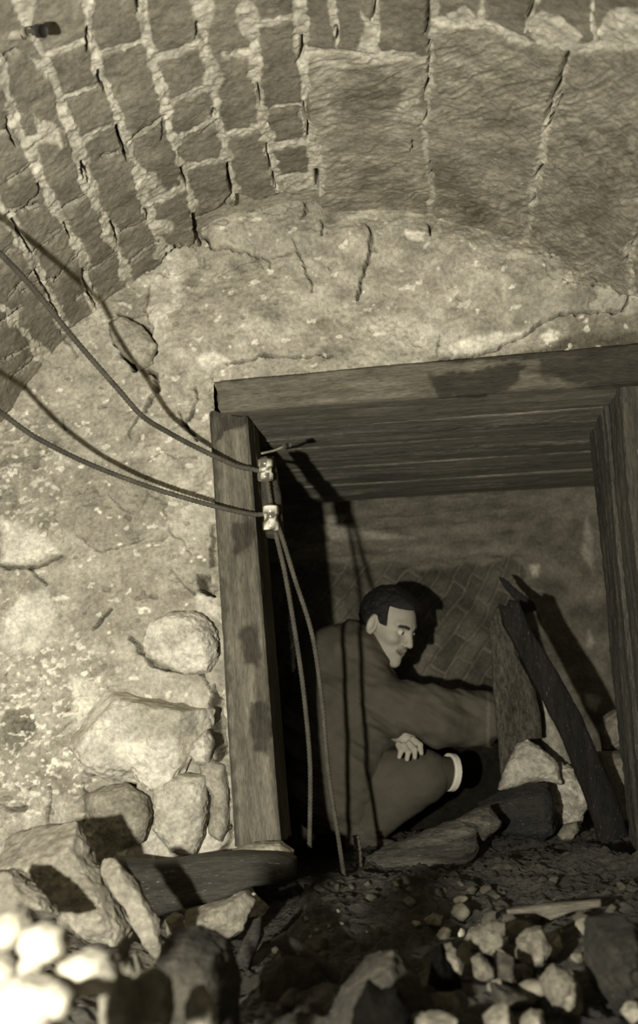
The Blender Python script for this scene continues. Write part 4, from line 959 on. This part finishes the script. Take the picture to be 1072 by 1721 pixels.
# the right hand holding the edge of the splintered plank
def hand2(P):
    pc = J(842, 1212, 3.43); d = rcone(P, wr_r, pc, 0.024, 0.026)
    for k, z in enumerate((-.030, -.010, .010, .030)):
        a = pc + np.array([.010, -.004, -z], np.float32); b = a + np.array([.038, -.002, -.002], np.float32); e = b + np.array([.018, -.022, -.002], np.float32)
        d = smin(d, smin(rcone(P, a, b, .0105, .009), rcone(P, b, e, .0088, .0072), 0.003), 0.004)
    a = pc + np.array([-.008, -.012, .026], np.float32); b = a + np.array([.022, -.020, .014], np.float32)
    return smin(d, rcone(P, a, b, .011, .008), 0.005)
hc2 = J(848, 1212, 3.43); parts.append(surf(hand2, hc2 - 0.10, hc2 + 0.10, 0.0026))
V = np.concatenate([p[0] for p in parts]); offs = np.cumsum([0] + [len(p[0]) for p in parts[:-1]]); Fc = np.concatenate([p[1] + o for p, o in zip(parts, offs)])
q = hloc(V.astype(np.float32)); t = 0.30 * (1 + 0.10 * fbm(V, 30, 3, 3))
lip = (np.abs(q[:, 2] + 0.064 - 0.36 * np.abs(q[:, 1])) < 0.008) & (q[:, 0] > 0.066) & (np.abs(q[:, 1]) < 0.026); t = np.where(lip, 0.19, t)
brow = sstep(0.0065, 0.004, np.abs(q[:, 2] - 0.0245 + 0.18 * np.abs(np.abs(q[:, 1]) - 0.028))) * ((q[:, 0] > 0.05) & (np.abs(q[:, 1]) > 0.012) & (np.abs(q[:, 1]) < 0.050)); t = t * (1 - brow) + 0.025 * brow
mesh_np('body', V, Fc, M_SKIN, tone(t), parent=man)
# eyes
for s in (-1, 1):
    ec = hw(0.0745, 0.031 * s, 0.003); l0, G = sdf_grid(ec - 0.016, ec + 0.016, 0.0014)
    Ve, Fe = surface_nets((np.linalg.norm(G - ec, axis=-1) - 0.0108).astype(np.float64), l0, 0.0014)
    look = HB.T @ np.array([0.86, -0.1 + 0.0 * s, -0.05], np.float32); look = look / np.linalg.norm(look) + HB.T @ np.array([0, .28, 0], np.float32); look /= np.linalg.norm(look)
    c = (Ve - ec) @ look / 0.0108; te = np.where(c > 0.84, 0.015, 0.45)
    mesh_np('eye', Ve, Fe, M_PORC if False else M_SKIN, tone(te), parent=man)
def hair(P):
    q = hloc(P); d = ellip(q, (-0.014, 0, 0.034), (0.104, 0.083, 0.096)) + fbm(P, 70, 3, 4) * 0.004
    d = smin(d, ellip(q, (0.028, 0, 0.085), (0.058, 0.060, 0.030)), 0.02)
    face = np.maximum(-(q[..., 0] - 0.034 + 0.35 * (q[..., 2] - 0.03)), q[..., 2] - 0.084 + 0.25 * np.abs(q[..., 1]) ) 
    d = smax(d, -face, 0.008)                                     # open at the face
    low = -(q[..., 2] + 0.030 + 0.9 * np.clip(q[..., 0] + 0.012, -0.05, 0.05)) 
    side = np.where(q[..., 0] > 0.006, -(q[..., 2] - 0.004 + 0 * q[..., 0]), -(q[..., 2] + 0.062 - 0.55 * np.clip(q[..., 0] + 0.045, -1, 0.06) * 2.2))
    d = smax(d, side, 0.006)
    ear = ellip(np.stack([q[..., 0], np.abs(q[..., 1]), q[..., 2]], -1), (-0.008, 0.082, -0.010), (0.025, 0.030, 0.037))
    return smax(d, -ear, 0.004)
V, Fc = surf(hair, HC - 0.14, HC + 0.15, 0.003)
mesh_np('hair', V, Fc, M_HAIR, tone(0.010 * (1 + 0.3 * fbm(V, 60, 2, 2))), parent=man)

def coat(P):
    d = rcone(P, J(602, 1108, 3.50), J(575, 1220, 3.50), 0.128, 0.165)
    d = smin(d, rcone(P, J(575, 1220, 3.50), J(566, 1315, 3.48), 0.165, 0.150), 0.04)
    d = smin(d, rcone(P, J(556, 1110, 3.52), J(545, 1240, 3.52), 0.10, 0.14), 0.04)
    d = smin(d, rcone(P, J(616, 1168, 3.42), J(664, 1192, 3.37), 0.102, 0.078), 0.05)
    d = smin(d, rcone(P, sh_r, el_r, 0.076, 0.072), 0.03)
    slv = rcone(P, el_r, J(835, 1210, 3.42), 0.073, 0.066)
    slv = smax(slv, (P - J(824, 1208, 3.41)) @ ((wr_r - el_r) / np.linalg.norm(wr_r - el_r)).astype(np.float32), 0.004)
    d = smin(d, slv, 0.03)
    d = smin(d, rcone(P, J(618, 1162, 3.60), el_l, 0.088, 0.070), 0.03)
    d = smin(d, rcone(P, el_l, J(650, 1230, 3.44), 0.060, 0.040), 0.02)
    # collar
    d = smin(d, rcone(P, J(606, 1078, 3.41), J(643, 1142, 3.37), 0.028, 0.026), 0.022)
    d = smin(d, rcone(P, J(606, 1078, 3.41), J(596, 1072, 3.56), 0.028, 0.028), 0.02)
    d = smin(d, rcone(P, J(643, 1142, 3.37), J(656, 1148, 3.46), 0.026, 0.03), 0.02)
    # skirt hanging over the hip
    d = smin(d, rcone(P, J(588, 1290, 3.40), J(596, 1378, 3.42), 0.075, 0.030), 0.04)
    f = ridged(P @ np.array([[.8, .2, .55], [0, 1, 0], [-.55, 0, .8]], np.float32) * np.array([5, 4, 12], np.float32), 1, 3, 7) * 0.016 + ridged(P @ np.array([[.9, 0, .43], [0, 1, 0], [-.43, 0, .9]], np.float32) * np.array([8, 5, 26], np.float32), 1, 2, 17) * 0.005 + fbm(P, 9, 3, 8) * 0.009
    return d - f
lo = np.minimum.reduce([J(470, 1080), J(560, 1420)]) - np.array([0.06, 0.30, 0.02]); hi = np.maximum.reduce([J(850, 1180), J(600, 1040)]) + np.array([0.05, 0.36, 0.04])
V, Fc = surf(coat, lo, hi, 0.0062)
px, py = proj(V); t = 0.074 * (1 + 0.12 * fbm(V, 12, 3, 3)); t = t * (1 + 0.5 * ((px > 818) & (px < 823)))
mesh_np('coat', V, Fc, M_CLOTH, tone(t), parent=man)
def trousers(P):
    d = smin(rcone(P, J(575, 1315, 3.47), J(714, 1302, 3.40), 0.095, 0.076), rcone(P, J(700, 1312, 3.41), J(618, 1392, 3.44), 0.078, 0.050), 0.03)
    d = smin(d, rcone(P, J(575, 1315, 3.56), kn_l, 0.10, 0.08), 0.03); d = smin(d, rcone(P, kn_l, an_l, 0.075, 0.05), 0.03)
    return d - ridged(P * np.array([9, 4, 9], np.float32), 1, 3, 9) * 0.006
lo = np.minimum(J(520, 1400), J(520, 1400)) - np.array([0, 0.3, 0.08]); hi = J(790, 1230) + np.array([0.02, 0.45, 0])
V, Fc = surf(trousers, lo, hi, 0.0065); mesh_np('trousers', V, Fc, M_CLOTH, tone(0.072 * (1 + 0.12 * fbm(V, 12, 3, 5))), parent=man)
# the cloth turned back at the knee with its white cuff
kdir = np.array([1, 0.50, -0.16]); kdir /= np.linalg.norm(kdir)
def ring(P, c, r, ln, th):
    q = P - c; a = q @ kdir.astype(np.float32); rad = np.linalg.norm((q - a[..., None] * kdir) * np.array([1, 1, 1], np.float32), axis=-1)
    return np.maximum(np.abs(rad - r) - th, np.abs(a) - ln) - 0.002
c0 = J(744, 1300, 3.41); V, Fc = surf(lambda P: np.minimum(ring(P, c0, 0.046, 0.018, 0.004), rcone(P, J(715, 1302, 3.40), c0, .046, .044)), c0 - 0.09, c0 + 0.09, 0.003)
mesh_np('knee_cloth', V, Fc, M_CLOTH, tone(0.05 * (1 + 0.1 * fbm(V, 12, 3, 5))), parent=man)
c1_ = J(757, 1298, 3.415); V, Fc = surf(lambda P: ring(P, c1_, 0.052, 0.009, 0.0035), c1_ - 0.075, c1_ + 0.075, 0.0024)
o = mesh_np('cuff', V, Fc, M_CLOTH, tone(0.60 + 0 * V[:, 0]), parent=man); o['label'] = 'white curved cuff'
def boot(P):
    d = rcone(P, J(606, 1392, 3.43), J(604, 1418, 3.43), 0.045, 0.040); d = smin(d, rcone(P, J(598, 1422, 3.43), J(655, 1428, 3.40), 0.036, 0.030), 0.02)
    return smax(d, -(P[..., 2] - 0.065), 0.004)
V, Fc = surf(boot, J(570, 1450) - np.array([0.03, 0.12, 0.05]), J(690, 1370) + np.array([0, 0.08, 0.02]), 0.005)
mesh_np('boot', V, Fc, M_HAIR, tone(0.07 + 0 * V[:, 0]), parent=man)
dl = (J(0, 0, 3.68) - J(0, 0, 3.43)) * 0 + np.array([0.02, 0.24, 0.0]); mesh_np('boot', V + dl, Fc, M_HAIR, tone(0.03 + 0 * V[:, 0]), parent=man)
